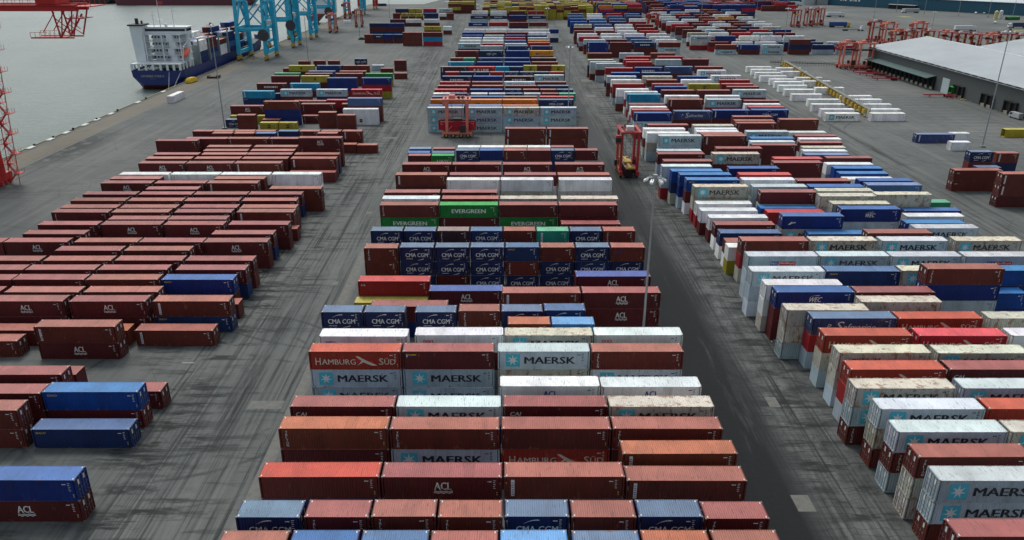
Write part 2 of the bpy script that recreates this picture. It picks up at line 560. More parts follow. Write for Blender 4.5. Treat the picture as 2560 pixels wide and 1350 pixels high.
# ---------------------------------------------------------------- which containers show largest
BOX = []
for s in STACKS:
    z = s['h']*s['n']
    for ti, (c, mk) in enumerate(s['tiers']):
        z -= s['h']
        BOX.append(dict(s=s, X=s['X'], Y=s['Y'], Z=z, L=s['L'], h=s['h'], c=c, mk=mk, tier=s['n']-ti, top=ti == 0))
W_, H_ = 1024, 540
idb = np.zeros((H_, W_), np.int32) - 1
def fillpoly(pts, idx):
    ys = [p[1] for p in pts]; y0 = max(0, int(math.ceil(min(ys)-.5))); y1 = min(H_-1, int(math.floor(max(ys)-.5)))
    k = len(pts)
    for y in range(y0, y1+1):
        yc = y+.5; xs = []
        for i in range(k):
            a, b = pts[i], pts[(i+1) % k]
            if (a[1] <= yc) != (b[1] <= yc): xs.append(a[0]+(yc-a[1])/(b[1]-a[1])*(b[0]-a[0]))
        if len(xs) >= 2:
            xa, xb = max(0, int(math.ceil(min(xs)-.5))), min(W_-1, int(math.floor(max(xs)-.5)))
            if xb >= xa: idb[y, xa:xb+1] = idx
order = sorted(range(len(BOX)), key=lambda i: (-BOX[i]['Y'], BOX[i]['Z']) )
def pp(x, y, z): u, v, _ = proj(x, y, z); return (u*.4, v*.4)
for i in order:
    b = BOX[i]; x0, x1, y0, y1, z0, z1 = b['X'], b['X']+b['L'], b['Y'], b['Y']+2.438, b['Z'], b['Z']+b['h']
    xs = x1 if (x0+x1) < 0 else x0
    fillpoly([pp(xs,y0,z0), pp(xs,y1,z0), pp(xs,y1,z1), pp(xs,y0,z1)], i)
    fillpoly([pp(x0,y0,z1), pp(x1,y0,z1), pp(x1,y1,z1), pp(x0,y1,z1)], i)
    fillpoly([pp(x0,y0,z0), pp(x1,y0,z0), pp(x1,y0,z1), pp(x0,y0,z1)], i)
cnt = np.bincount(idb[idb >= 0].ravel(), minlength=len(BOX))
rank = np.argsort(-cnt, kind='stable')
KEEP = set(int(i) for i in rank[:300] if cnt[i] > 0)
# ---------------------------------------------------------------- container paint
def cpaint(name, src, roof):
    m, n, l, b = nodes(name)
    tc = n.new('ShaderNodeTexCoord'); vec = tc.outputs['Object']
    if src == 'object':
        oi = n.new('ShaderNodeObjectInfo'); col = oi.outputs['Color']; rust = oi.outputs['Alpha']
        off = n.new('ShaderNodeVectorMath'); off.operation = 'MULTIPLY_ADD'; l.new(oi.outputs['Random'], off.inputs[0])
        off.inputs[1].default_value = (90, 70, 50); l.new(vec, off.inputs[2]); vec = off.outputs[0]
    else:
        at = n.new('ShaderNodeAttribute'); at.attribute_name = 'paint'; col = at.outputs['Color']; rust = at.outputs['Alpha']
    big = noise(n, l, vec, .35, 3, .5)
    pv = N(n, 'ShaderNodeTexVoronoi'); pv.inputs['Scale'].default_value = .55; l.new(mapping(n, l, vec, (1, .25, .2)), pv.inputs['Vector'])
    pr = n.new('ShaderNodeMapRange'); pr.inputs[3].default_value = .88; pr.inputs[4].default_value = 1.10; l.new(pv.outputs['Color'], pr.inputs[0])
    c = mixc(n, l, ramp(n, l, big, .35, .7), col, (0.78, 0.78, 0.78), 'MULTIPLY')
    gg = n.new('ShaderNodeHueSaturation'); l.new(pr.outputs[0], gg.inputs['Value']); l.new(mixc(n, l, ramp(n, l, big, .35, .7), col, mixc(n, l, 1.0, col, (.78, .78, .78), 'MULTIPLY')), gg.inputs['Color']); c = gg.outputs[0]
    if roof:
        # scuffs run across the roof, pooled dirt in blotches
        s = noise(n, l, mapping(n, l, vec, (5.0, .7, 1)), 1.2, 5, .7)
        c = mixc(n, l, math_(n, l, 'MULTIPLY', ramp(n, l, s, .57, .66), .6), c, (.05, .045, .04))
        q = noise(n, l, mapping(n, l, vec, (.8, 1.2, 1)), 1.1, 7, .72)
    else:
        s = noise(n, l, mapping(n, l, vec, (2.6, 2.6, .22)), 1.0, 5, .65)
        c = mixc(n, l, math_(n, l, 'MULTIPLY', ramp(n, l, s, .50, .75), .26), c, (.05, .04, .035))
        q = noise(n, l, mapping(n, l, vec, (1.4, 1.4, .7)), 1.1, 7, .72)
    k = math_(n, l, 'ADD', q, math_(n, l, 'MULTIPLY', rust, .16))
    if src == 'object':                      # rust starts along the long edges
        so = n.new('ShaderNodeSeparateXYZ'); l.new(tc.outputs['Object'], so.inputs[0])
        er = n.new('ShaderNodeMapRange'); er.inputs[1].default_value = .85; er.inputs[2].default_value = 1.2; er.inputs[4].default_value = .085 if roof else .02
        l.new(math_(n, l, 'ABSOLUTE', so.outputs[1]), er.inputs[0]); k = math_(n, l, 'ADD', k, er.outputs[0])
        zr = n.new('ShaderNodeMapRange'); zr.inputs[1].default_value = .45; zr.inputs[2].default_value = .05; zr.inputs[4].default_value = .06; l.new(so.outputs[2], zr.inputs[0]); k = math_(n, l, 'ADD', k, zr.outputs[0])
    rm = ramp(n, l, k, .68, .76)
    rc = mixc(n, l, noise(n, l, vec, 3, 3), (.16, .06, .025), (.34, .17, .08))
    c = mixc(n, l, math_(n, l, 'MULTIPLY', rm, .8), c, rc)
    l.new(c, b.inputs['Base Color']); b.inputs['Roughness'].default_value = .5 if roof else .55
    b.inputs['Specular IOR Level'].default_value = .35
    if src == 'attr' :
        wv = N(n, 'ShaderNodeTexWave'); wv.bands_direction = 'X'; wv.inputs['Scale'].default_value = 1.13
        l.new(tc.outputs['Object'], wv.inputs['Vector'])
        bp = n.new('ShaderNodeBump'); bp.inputs['Strength'].default_value = .5; bp.inputs['Distance'].default_value = .03
        l.new(wv.outputs[0], bp.inputs['Height']); l.new(bp.outputs[0], b.inputs['Normal'])
    return m
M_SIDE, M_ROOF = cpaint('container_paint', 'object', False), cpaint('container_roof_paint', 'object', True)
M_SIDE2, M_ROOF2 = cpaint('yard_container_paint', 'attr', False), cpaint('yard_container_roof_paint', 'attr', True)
M_STEEL = paint('galvanised_steel', (.30, .30, .29), .45, .6)
M_CAST = paint('casting_paint', (.24, .19, .17), .6)
M_WHT = paint('white_lettering_paint', (.72, .72, .70), .5, 0, .25, 2.5)
M_BLK = paint('black_lettering_paint', (.012, .014, .022), .5, 0, .1)
M_TEAL = paint('turquoise_emblem_paint', (.06, .47, .60), .5, 0, .2)
M_BLU = paint('blue_lettering_paint', (.015, .04, .30), .5, 0, .1)
M_RED = paint('red_lettering_paint', (.55, .02, .02), .5, 0, .1)
M_YEL = paint('yellow_lettering_paint', (.62, .46, .03), .5, 0, .1)
M_CRM = paint('cream_lettering_paint', (.66, .56, .45), .5, 0, .2, 2)
def wear(m):
    n, l = m.node_tree.nodes, m.node_tree.links; b = n['Principled BSDF']; src = b.inputs['Base Color'].links[0].from_socket
    oi = n.new('ShaderNodeObjectInfo'); tc = n.new('ShaderNodeTexCoord')
    off = n.new('ShaderNodeVectorMath'); off.operation = 'MULTIPLY_ADD'; l.new(oi.outputs['Random'], off.inputs[0]); off.inputs[1].default_value = (50, 0, 30); l.new(tc.outputs['Object'], off.inputs[2])
    q = math_(n, l, 'ADD', noise(n, l, mapping(n, l, off.outputs[0], (1.6, 1, .8)), 1.5, 6, .7), math_(n, l, 'MULTIPLY', oi.outputs['Random'], .16))
    l.new(mixc(n, l, math_(n, l, 'MULTIPLY', ramp(n, l, q, .66, .78), .75), src, oi.outputs['Color']), b.inputs['Base Color'])
for _m in (M_WHT, M_BLK, M_TEAL, M_BLU, M_RED, M_YEL, M_CRM): wear(_m)
MARKM = [M_WHT, M_BLK, M_TEAL, M_BLU, M_RED, M_YEL, M_CRM]
WHT, BLK, TEAL, BLU, RED, YEL, CRM = range(7)
# ---------------------------------------------------------------- one container, modelled
CH = 2.591
def body_mesh(L, door, smooth=False):          # origin at the base centre, front long side at y = -1.219
    b = MB(); x0, x1, y0, y1 = -L/2, L/2, -1.219, 1.219
    for yy, sg in ((y0, 1), (y1, -1)):                 # corrugated long sides
        n = int(round((L-.5)/.278)); p = (L-.5)/n; base = len(b.v); k = 0
        for i in range(n):
            xa = x0+.25+i*p
            for dx, dy in (((0, .012), (.13, .012), (.135, .016), (.273, .016)) if smooth else ((0, .010), (.072, .046), (.139, .046), (.211, .010))):
                for z in (.14, CH-.08): b.v.append((xa+dx*p/.278, yy+sg*dy, z))
                k += 1
        for z in (.14, CH-.08): b.v.append((x1-.25, yy+sg*.01, z))
        k += 1
        for i in range(k-1):
            a = base+2*i; b.f.append((a, a+2, a+3, a+1)); b.mi.append(0)
        b.box(x0+.16, x1-.16, *(sorted((yy, yy+sg*.06))), CH-.08, CH-.012, 0)
        b.box(x0+.16, x1-.16, *(sorted((yy, yy+sg*.07))), .02, .14, 0)
    xe = x1 if door < 0 else x0; sg = -1 if xe > 0 else 1   # blind end
    n = 8; base = len(b.v)
    for i in range(n+1):
        for (dy, dx) in ((0, .03), (.07, .075), (.14, .075), (.21, .03)):
            if i == n and dy > 0: break
            for z in (.15, CH-.1): b.v.append((xe+sg*dx, y0+.17+min(2.098, i*.262+dy), z))
    k = (len(b.v)-base)//2
    for i in range(k-1):
        a = base+2*i; b.f.append((a, a+2, a+3, a+1)); b.mi.append(0)
    for x in (x0, x1):
        for y in (y0, y1):
            b.box(*sorted((x, x-math.copysign(.16, x))), *sorted((y, y-math.copysign(.16, y))), .118, CH-.118, 0)
            for z0, z1 in ((0, .118), (CH-.118, CH)):
                b.box(*sorted((x, x-math.copysign(.178, x))), *sorted((y, y-math.copysign(.162, y))), z0, z1, 1)
        b.box(*sorted((x-math.copysign(.01, x), x-math.copysign(.12, x))), y0+.162, y1-.162, CH-.10, CH-.014, 0)
        b.box(*sorted((x-math.copysign(.01, x), x-math.copysign(.12, x))), y0+.162, y1-.162, .015, .15, 0)
    b.box(x0+.12, x1-.12, y0+.07, y1-.07, .13, .16, 1)
    return b.mesh('container_body', [M_SIDE, M_CAST])
def roof_mesh(L):
    b = MB(); x0, x1 = -L/2+.12, L/2-.12; n = int((x1-x0)/.21); p = (x1-x0)/n
    base = 0; ys = (-1.16, 1.16); k = 0
    for i in range(n):
        for dx, dz in ((0, -.030), (.3, -.010), (.5, -.010), (.8, -.030)):
            for y in ys: b.v.append((x0+(i+dx)*p, y, CH+dz))
            k += 1
    for y in ys: b.v.append((x1, y, CH-.03))
    k += 1
    for i in range(k-1): a = 2*i; b.f.append((a, a+1, a+3, a+2)); b.mi.append(0)
    for y in ys: b.box(x0, x1, *sorted((y, y+math.copysign(.055, y))), CH-.03, CH-.006, 0)
    for x in (x0, x1):
        s = -math.copysign(.32, x)
        b.box(*sorted((x, x+s*.25)), -1.14, 1.14, CH-.012, CH-.004, 0)
        for y in (-.98, .98): b.box(*sorted((x+s*.3, x+s*.62)), y-.12, y+.12, CH-.008, CH-.0025, 1)
    return b.mesh('container_roof', [M_ROOF, M_WHT])
def door_mesh(side, sy):          # side: +1 door end at +x; sy: which leaf
    b = MB(); L = 0; x = 0; s = side
    ya, yb = sorted((sy*.015, sy*1.05))
    b.box(*sorted((-s*.05, 0)), ya, yb, .16, CH-.11, 0)
    for z in (.45, .95, 1.5, 2.0): b.box(*sorted((0, s*.014)), ya+.06, yb-.06, z, z+.3, 0)
    for yy in (.28, .76):
        b.tube((s*.035, sy*yy, .13), (s*.035, sy*yy, CH-.08), .022, k=6, mi=1)
        for z in (.2, 1.15, CH-.25): b.box(*sorted((s*.012, s*.06)), sy*yy-.05, sy*yy+.05, z, z+.07, 1)
        b.box(*sorted((s*.03, s*.06)), *sorted((sy*yy, sy*(yy-.2))), 1.02, 1.06, 1)
    b.box(*sorted((s*.014, s*.018)), *sorted((sy*.42, sy*.68)), 1.65, 2.2, 2)
    for z in (.4, 1.0, 1.6, 2.15): b.box(*sorted((0, s*.03)), *sorted((sy*1.0, sy*1.08)), z, z+.1, 1)
    return b.mesh('container_door', [M_SIDE, M_STEEL, M_WHT])
# lettering ---------------------------------------------------------------
_tc = {}
def text2d(s, bold):
    k = (s, bold)
    if k in _tc: return _tc[k]
    cu = bpy.data.curves.new('t', 'FONT'); cu.body = s; cu.offset = bold; cu.resolution_u = 2; cu.fill_mode = 'BOTH'
    o = bpy.data.objects.new('t', cu); COL.objects.link(o); dg = bpy.context.evaluated_depsgraph_get()
    me = bpy.data.meshes.new_from_object(o.evaluated_get(dg))
    v = np.array([tuple(q.co)[:2] for q in me.vertices]); f = [tuple(p.vertices) for p in me.polygons]
    bpy.data.objects.remove(o); bpy.data.curves.remove(cu); bpy.data.meshes.remove(me)
    v = (v-v.min(0))/(v.max(0)-v.min(0)); _tc[k] = (v, f); return _tc[k]
class Mark:
    def __init__(s): s.v = []; s.f = []; s.mi = []
    def T(s, st, u0, w0, u1, w1, mat, bold=.02, shear=0, lay=0):
        v, f = text2d(st, 0); t = min(bold, .03)*(1.8 if len(st) > 3 else 1.0)*(w1-w0)      # heavier strokes: the glyphs laid three deep, each a hair proud of the last
        for k, dx in enumerate(((-t, t, 0) if bold else (0,))):
            n = len(s.v)
            for a, b in v: s.v.append((u0+t+a*(u1-u0-2*t)+b*shear+dx, w0+b*(w1-w0), lay+k*.25))
            s.f += [tuple(n+i for i in q) for q in f]; s.mi += [mat]*len(f)
    def poly(s, pts, mat, lay=0):
        n = len(s.v); s.v += [(a, b, lay) for a, b in pts]; s.f.append(tuple(range(n, n+len(pts)))); s.mi.append(mat)
    def R(s, u0, w0, u1, w1, mat, lay=0): s.poly([(u0,w0),(u1,w0),(u1,w1),(u0,w1)], mat, lay)
    def star(s, u, w, r, mat, k=7, lay=1):
        n = len(s.v); s.v.append((u, w, lay))
        for i in range(2*k):
            rr = r if i % 2 == 0 else r*.36; t = math.pi/2+math.pi*i/k; s.v.append((u+rr*math.cos(t), w+rr*math.sin(t), lay))
        for i in range(2*k): s.f.append((n, n+1+i, n+1+(i+1) % (2*k))); s.mi.append(mat)
    def swoosh(s, u0, w0, u1, w1, th, mat, bend=.25):
        P0 = []; P1 = []
        for i in range(9):
            t = i/8; u = u0+(u1-u0)*t; w = w0+(w1-w0)*t+bend*math.sin(math.pi*t)*.6; h = th*(.15+t*.9)*(1 if t < 1 else .2)
            P0.append((u, w+h/2)); P1.append((u, w-h/2))
        for i in range(8): s.poly([P1[i], P1[i+1], P0[i+1], P0[i]], mat)
def make_mark(kind, L):
    m = Mark(); q = L/12.19; c = L/2
    if kind == 'ma':
        m.R(1.15*q, .42, 3.0*q, 2.2, TEAL); m.star(2.07*q, 1.31, .80, WHT); m.T('MAERSK', 3.6*q, .82, 10.4*q, 1.80, BLK, .03)
    elif kind == 'ml': m.R(.9*q, 1.35, 1.5*q, 1.95, TEAL); m.star(1.2*q, 1.65, .25, WHT); m.T('MAERSK LINE', 1.8*q, 1.42, 5.6*q, 1.86, BLK, .02)
    elif kind == 'ham':
        m.T('H', .75*q, .72, 1.45*q, 1.72, CRM, .01); m.T('AMBURG', 1.6*q, .76, 6.1*q, 1.52, CRM, .01)
        m.poly([(6.1*q,1.95),(6.5*q,1.95),(7.5*q,1.35),(9.0*q,.62),(8.2*q,.62),(7.1*q,1.1),(6.3*q,.62),(6.9*q,1.3)], CRM, 0)
        m.poly([(6.15*q,1.85),(6.25*q,.9),(6.95*q,1.3)], RED, 1); m.poly([(7.7*q,1.3),(8.3*q,1.35),(9.0*q,.66)], RED, 1)
        m.T('S', 9.2*q, .74, 9.8*q, 1.66, CRM, .01); m.T('ÜD', 9.9*q, .76, 11.4*q, 1.7, CRM, .01)
    elif kind in ('cma', 'cm4'):
        k = 1 if kind == 'cma' else 1.25
        m.T('CMA CGM', c-2.0*k, .78, c+2.0*k, 1.42*1.05, WHT, .015); m.swoosh(c-1.3, 1.75, c+.25, 2.15, .13, WHT); m.swoosh(c+.1, .22, c+1.3, .48, .14, WHT, -.1)
        m.R(c-1.9, .42, c-.7, .50, WHT)
    elif kind in ('acl', 'ac2'):
        mt = WHT if kind == 'acl' else BLU; m.T('ACL', 5.25*q, 1.12, 7.0*q, 1.98, mt, .05)
        for j in range(2):
            pts = [(5.2*q+i*.12*q, .92-j*.17+.06*math.sin(i*1.35)) for i in range(17)]
            for a, b in zip(pts, pts[1:]): m.poly([(a[0], a[1]-.045), (b[0], b[1]-.045), (b[0], b[1]+.045), (a[0], a[1]+.045)], mt)
    elif kind in ('vt', 'bvt'):
        w = .55; y = 2.25
        for ch in ('TRITON' if kind == 'vt' else 'SEACO'):
            m.T(ch, .72, y-.27, .72+(.26 if ch != 'I' else .08), y, WHT if kind == 'vt' else BLU, .03); y -= .335
    elif kind == 'pl': m.R(.72, .35, 1.07, 2.25, WHT); [m.R(.80, .5+i*.27, .99, .6+i*.27, BLU, 1) for i in range(6)]
    elif kind == 'ev': m.T('EVERGREEN', 2.6*q, .95, 9.7*q, 1.75, WHT, .03)
    elif kind == 'cai': m.T('CAI', .65, 1.35, 1.9, 1.85, WHT, .03, .12)
    elif kind == 'sea': m.T('SEACO', .5, 2.0, 1.75, 2.25, YEL, .03)
    elif kind == 'seb': m.R(.6, 1.75, .75, 2.2, WHT); m.R(.85, 2.0, 1.9, 2.15, YEL); m.R(.85, 1.8, 1.5, 1.92, BLU)
    elif kind == 'ooc': m.T('OOCL', 1.1, 1.45, 2.6, 1.9, RED, .03)
    elif kind == 'wec': m.T('WEC', 5.0*q, .95, 7.0*q, 1.75, WHT, .03, .25); m.swoosh(5.3*q, 1.85, 6.8*q, 2.0, .1, WHT, .1)
    elif kind == 'saf': m.T('P', 2.3, 1.0, 2.8, 1.7, WHT, .0, .2); m.T('S', 3.6, .6, 4.6, 2.1, WHT, .0, .25); m.T('afmarine', 4.7, .75, 9.3, 1.75, WHT, 0, .2)
    elif kind == 'ned': m.R(3.95, .95, 5.3, 1.65, BLU); m.R(5.3, .95, 8.3, 1.65, RED); m.T('P&O', 4.1, 1.1, 5.15, 1.5, WHT, .03, 0, 1); m.T('Nedlloyd', 5.5, 1.08, 8.1, 1.55, WHT, .02, 0, 1)
    elif kind == 'ua': m.T('UASC', c-1.6, .8, c+1.9, 1.5, WHT, .03)
    elif kind == 'msc': m.R(c-.5, .85, c+.5, 1.95, BLK); m.T('MSC', c-.4, 1.25, c+.4, 1.6, YEL, .03, 0, 1)
    elif kind == 'hl': m.R(3.2*q, .7, 3.9*q, 1.5, BLU); m.R(4.0*q, 1.0, 4.6*q, 1.5, BLU); m.T('Hapag-Lloyd', 5.0*q, .9, 9*q, 1.4, BLU, .02)
    elif kind == 'kl': m.star(2.9*q, 1.3, .75, WHT, 12, 0); m.T('K LINE', 4.2*q, .75, 9.4*q, 1.75, WHT, .03)
    elif kind == 'ca': m.T('CA', .6, 1.75, 1.4, 2.05, WHT, .03)
    elif kind == 'js': m.T('JSBRO', .7, 1.5, 2.1, 1.85, BLU, .03, .05)
    elif kind == 'wl': [m.R(c+(a-3)*q, .95, c+(a-3+w)*q, 1.6, WHT) for a, w in ((0, .5), (.7, .25), (1.2, .6), (2.1, .5), (2.9, .25), (3.4, .7), (4.4, .5), (5.2, .3))]
    elif kind == 'el': m.poly([(1.1,.9),(1.9,1.55),(1.9,1.3),(2.6,1.45),(2.6,1.25),(1.9,1.15),(1.6,.9)], WHT)
    # number panel and handling marks near the right-hand end
    mk = BLK if kind in ('ma', 'ooc', 'js', 'ml', 'bvt', 'ac2', 'dark') else WHT
    for i in range(5): m.R(L-.95, 2.15-i*.22, L-.70-(i % 2)*.07, 2.22-i*.22, mk)
    m.R(L-1.55, 2.02, L-1.12, 2.12, mk); m.R(L-.62, .5, L-.5, .62, YEL); m.R(L-.62, .75, L-.5, .85, WHT)
    return m
_mm = {}
def mark_mesh(kind, L):
    if (kind, L) in _mm: return _mm[(kind, L)]
    m = make_mark(kind, L); me = bpy.data.meshes.new('container_marking')
    me.from_pydata([(u-L/2, -1.219-.004-.003*lay, w) for u, w, lay in m.v], [], m.f)
    for q in MARKM: me.materials.append(q)
    me.polygons.foreach_set('material_index', m.mi); _mm[(kind, L)] = me; return me
BM = {(L, d, s): body_mesh(L, d, s) for L in LEN.values() for d in (-1, 1) for s in (False, True)}
RM = {L: roof_mesh(L) for L in LEN.values()}
DM = {(s, y): door_mesh(s, y) for s in (-1, 1) for y in (-1, 1)}
ORD = ['zero', 'one', 'two', 'three', 'four', 'five', 'six', 'seven', 'eight', 'nine', 'ten', 'eleven', 'twelve', 'thirteen', 'fourteen', 'fifteen',
       'sixteen', 'seventeen', 'eighteen', 'nineteen']
COLW = ['', 'leftmost', 'second from left', 'third from left', 'fourth from left', 'fifth from left', 'sixth from left', 'seventh from left', 'eighth from left']
def nword(i): return ORD[i] if i < 20 else str(i)
def vary(c, rng, amt):
    k = 1+rng.uniform(-amt, amt); return tuple(max(0, min(1, x*k*(1+rng.uniform(-.05, .05)))) for x in c)
def make_container(label, L, h, c, mk, X, Y, Z, door, small, rng, rz=0, group=None):
    side, roof, rust, _ = CC[c]; sc_ = h/CH
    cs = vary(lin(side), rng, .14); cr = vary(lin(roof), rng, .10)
    root = empty('shipping_container', (X+L/2, Y+1.219, Z) if rz == 0 else (X, Y, Z), rz, label, 'shipping container', group)
    if rz == 0: root.rotation_euler.z = R(rng.uniform(-.3, .3)); root.location.y += rng.uniform(-.06, .06)
    def put(nm, me, col, a, loc=(0,0,0)):
        o = link(nm, me, root, loc); o.color = (*col, a); o.scale = (1, 1, sc_); return o
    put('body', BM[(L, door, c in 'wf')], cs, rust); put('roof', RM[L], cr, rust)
    if not small:
        for sy in (-1, 1): put('door', DM[(door, sy)], cs, rust, (door*(L/2-.06), 0, 0))
    if mk or not small:
        k = mk or ('dark' if c in 'wfWge' else '')
        put('marking', mark_mesh(k, L), cs, 0, (rng.uniform(-.12, .12), 0, rng.uniform(-.04, .04)))
    return root
rest = []
labels = set()
for i, b in enumerate(BOX):
    s = b['s']; rng = random.Random(i*7+3)
    if i not in KEEP: rest.append((i, b)); continue
    blk = s['block']; door = 1 if blk == 'left block' else -1 if blk != 'middle block' else rng.choice((-1, 1))
    cw = CC[b['c']][3]; mw = (' with '+MK[b['mk']]) if b['mk'] else ''
    short = {'white reefer rows': 'white reefer rows', 'small group right of the blocks': 'small group far right'}.get(blk, blk)
    size = {6.06: 'short ', 12.19: '', 13.72: ''}[b['L']]
    tw = '' if s['n'] == 1 else ('top tier' if b['top'] else 'bottom tier' if b['tier'] == 1 else 'middle tier' if s['n'] == 3 else ORD[b['tier']]+' tier')
    lab = '%s%s container%s, %s%s, row %s, %s' % (size, cw, mw, (tw+', ') if tw else '', COLW[s['col']] if s['ncol'] > 1 else 'alone', nword(s['row']), short)
    if len(lab.split()) > 16: lab = '%s%s container, %s%s, row %s, %s' % (size, cw, (tw+', ') if tw else '', COLW[s['col']] if s['ncol'] > 1 else 'alone', nword(s['row']), short)
    assert lab not in labels, lab
    labels.add(lab); assert len(lab.split()) <= 16, lab
    zc = b['Y']*CT+(H-b['Z'])*ST; wpx = b['L']*F/zc*.4
    make_container(lab, b['L'], b['h']-.006, b['c'], b['mk'], b['X'], b['Y'], b['Z'], door, wpx < 16, rng, group='stacked shipping containers, '+blk)
# all the others, one mesh
vs, fs, mi, cols = [], [], [], []
for i, b in rest:
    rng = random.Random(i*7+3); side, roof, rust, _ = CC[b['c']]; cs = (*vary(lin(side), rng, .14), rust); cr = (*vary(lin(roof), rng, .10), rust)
    x0, x1, y0, y1, z0, z1 = b['X'], b['X']+b['L'], b['Y'], b['Y']+2.438, b['Z'], b['Z']+b['h']-.03; n = len(vs)
    vs += [(x0,y0,z0),(x1,y0,z0),(x1,y1,z0),(x0,y1,z0),(x0,y0,z1),(x1,y0,z1),(x1,y1,z1),(x0,y1,z1)]
    for q, m_ in (((0,1,5,4),0),((1,2,6,5),0),((2,3,7,6),0),((3,0,4,7),0),((3,2,1,0),0),((4,5,6,7),1)):
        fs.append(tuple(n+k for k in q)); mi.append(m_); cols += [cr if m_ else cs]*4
    if b['mk'] and cnt[i] > 0:
        m = make_mark(b['mk'], b['L']); n = len(vs); kz = b['h']/CH
        vs += [(x0+u, y0-.006-.012*lay, z0+w*kz) for u, w, lay in m.v]
        for f, k in zip(m.f, m.mi): fs.append(tuple(n+j for j in f)); mi.append(2+k); cols += [(1,1,1,0)]*len(f)
me = bpy.data.meshes.new('yard_containers'); me.from_pydata(vs, [], fs)
for m in [M_SIDE2, M_ROOF2]+MARKM: me.materials.append(m)
me.polygons.foreach_set('material_index', mi)
ca = me.color_attributes.new('paint', 'FLOAT_COLOR', 'CORNER'); ca.data.foreach_set('color', np.array(cols, np.float32).ravel())
o = link('shipping_containers', me); o.color = (.3, .3, .3, 1)
tag(o, 'hundreds of smaller or half hidden mixed containers filling the stacks and the far yards', 'containers', None, 'stuff')
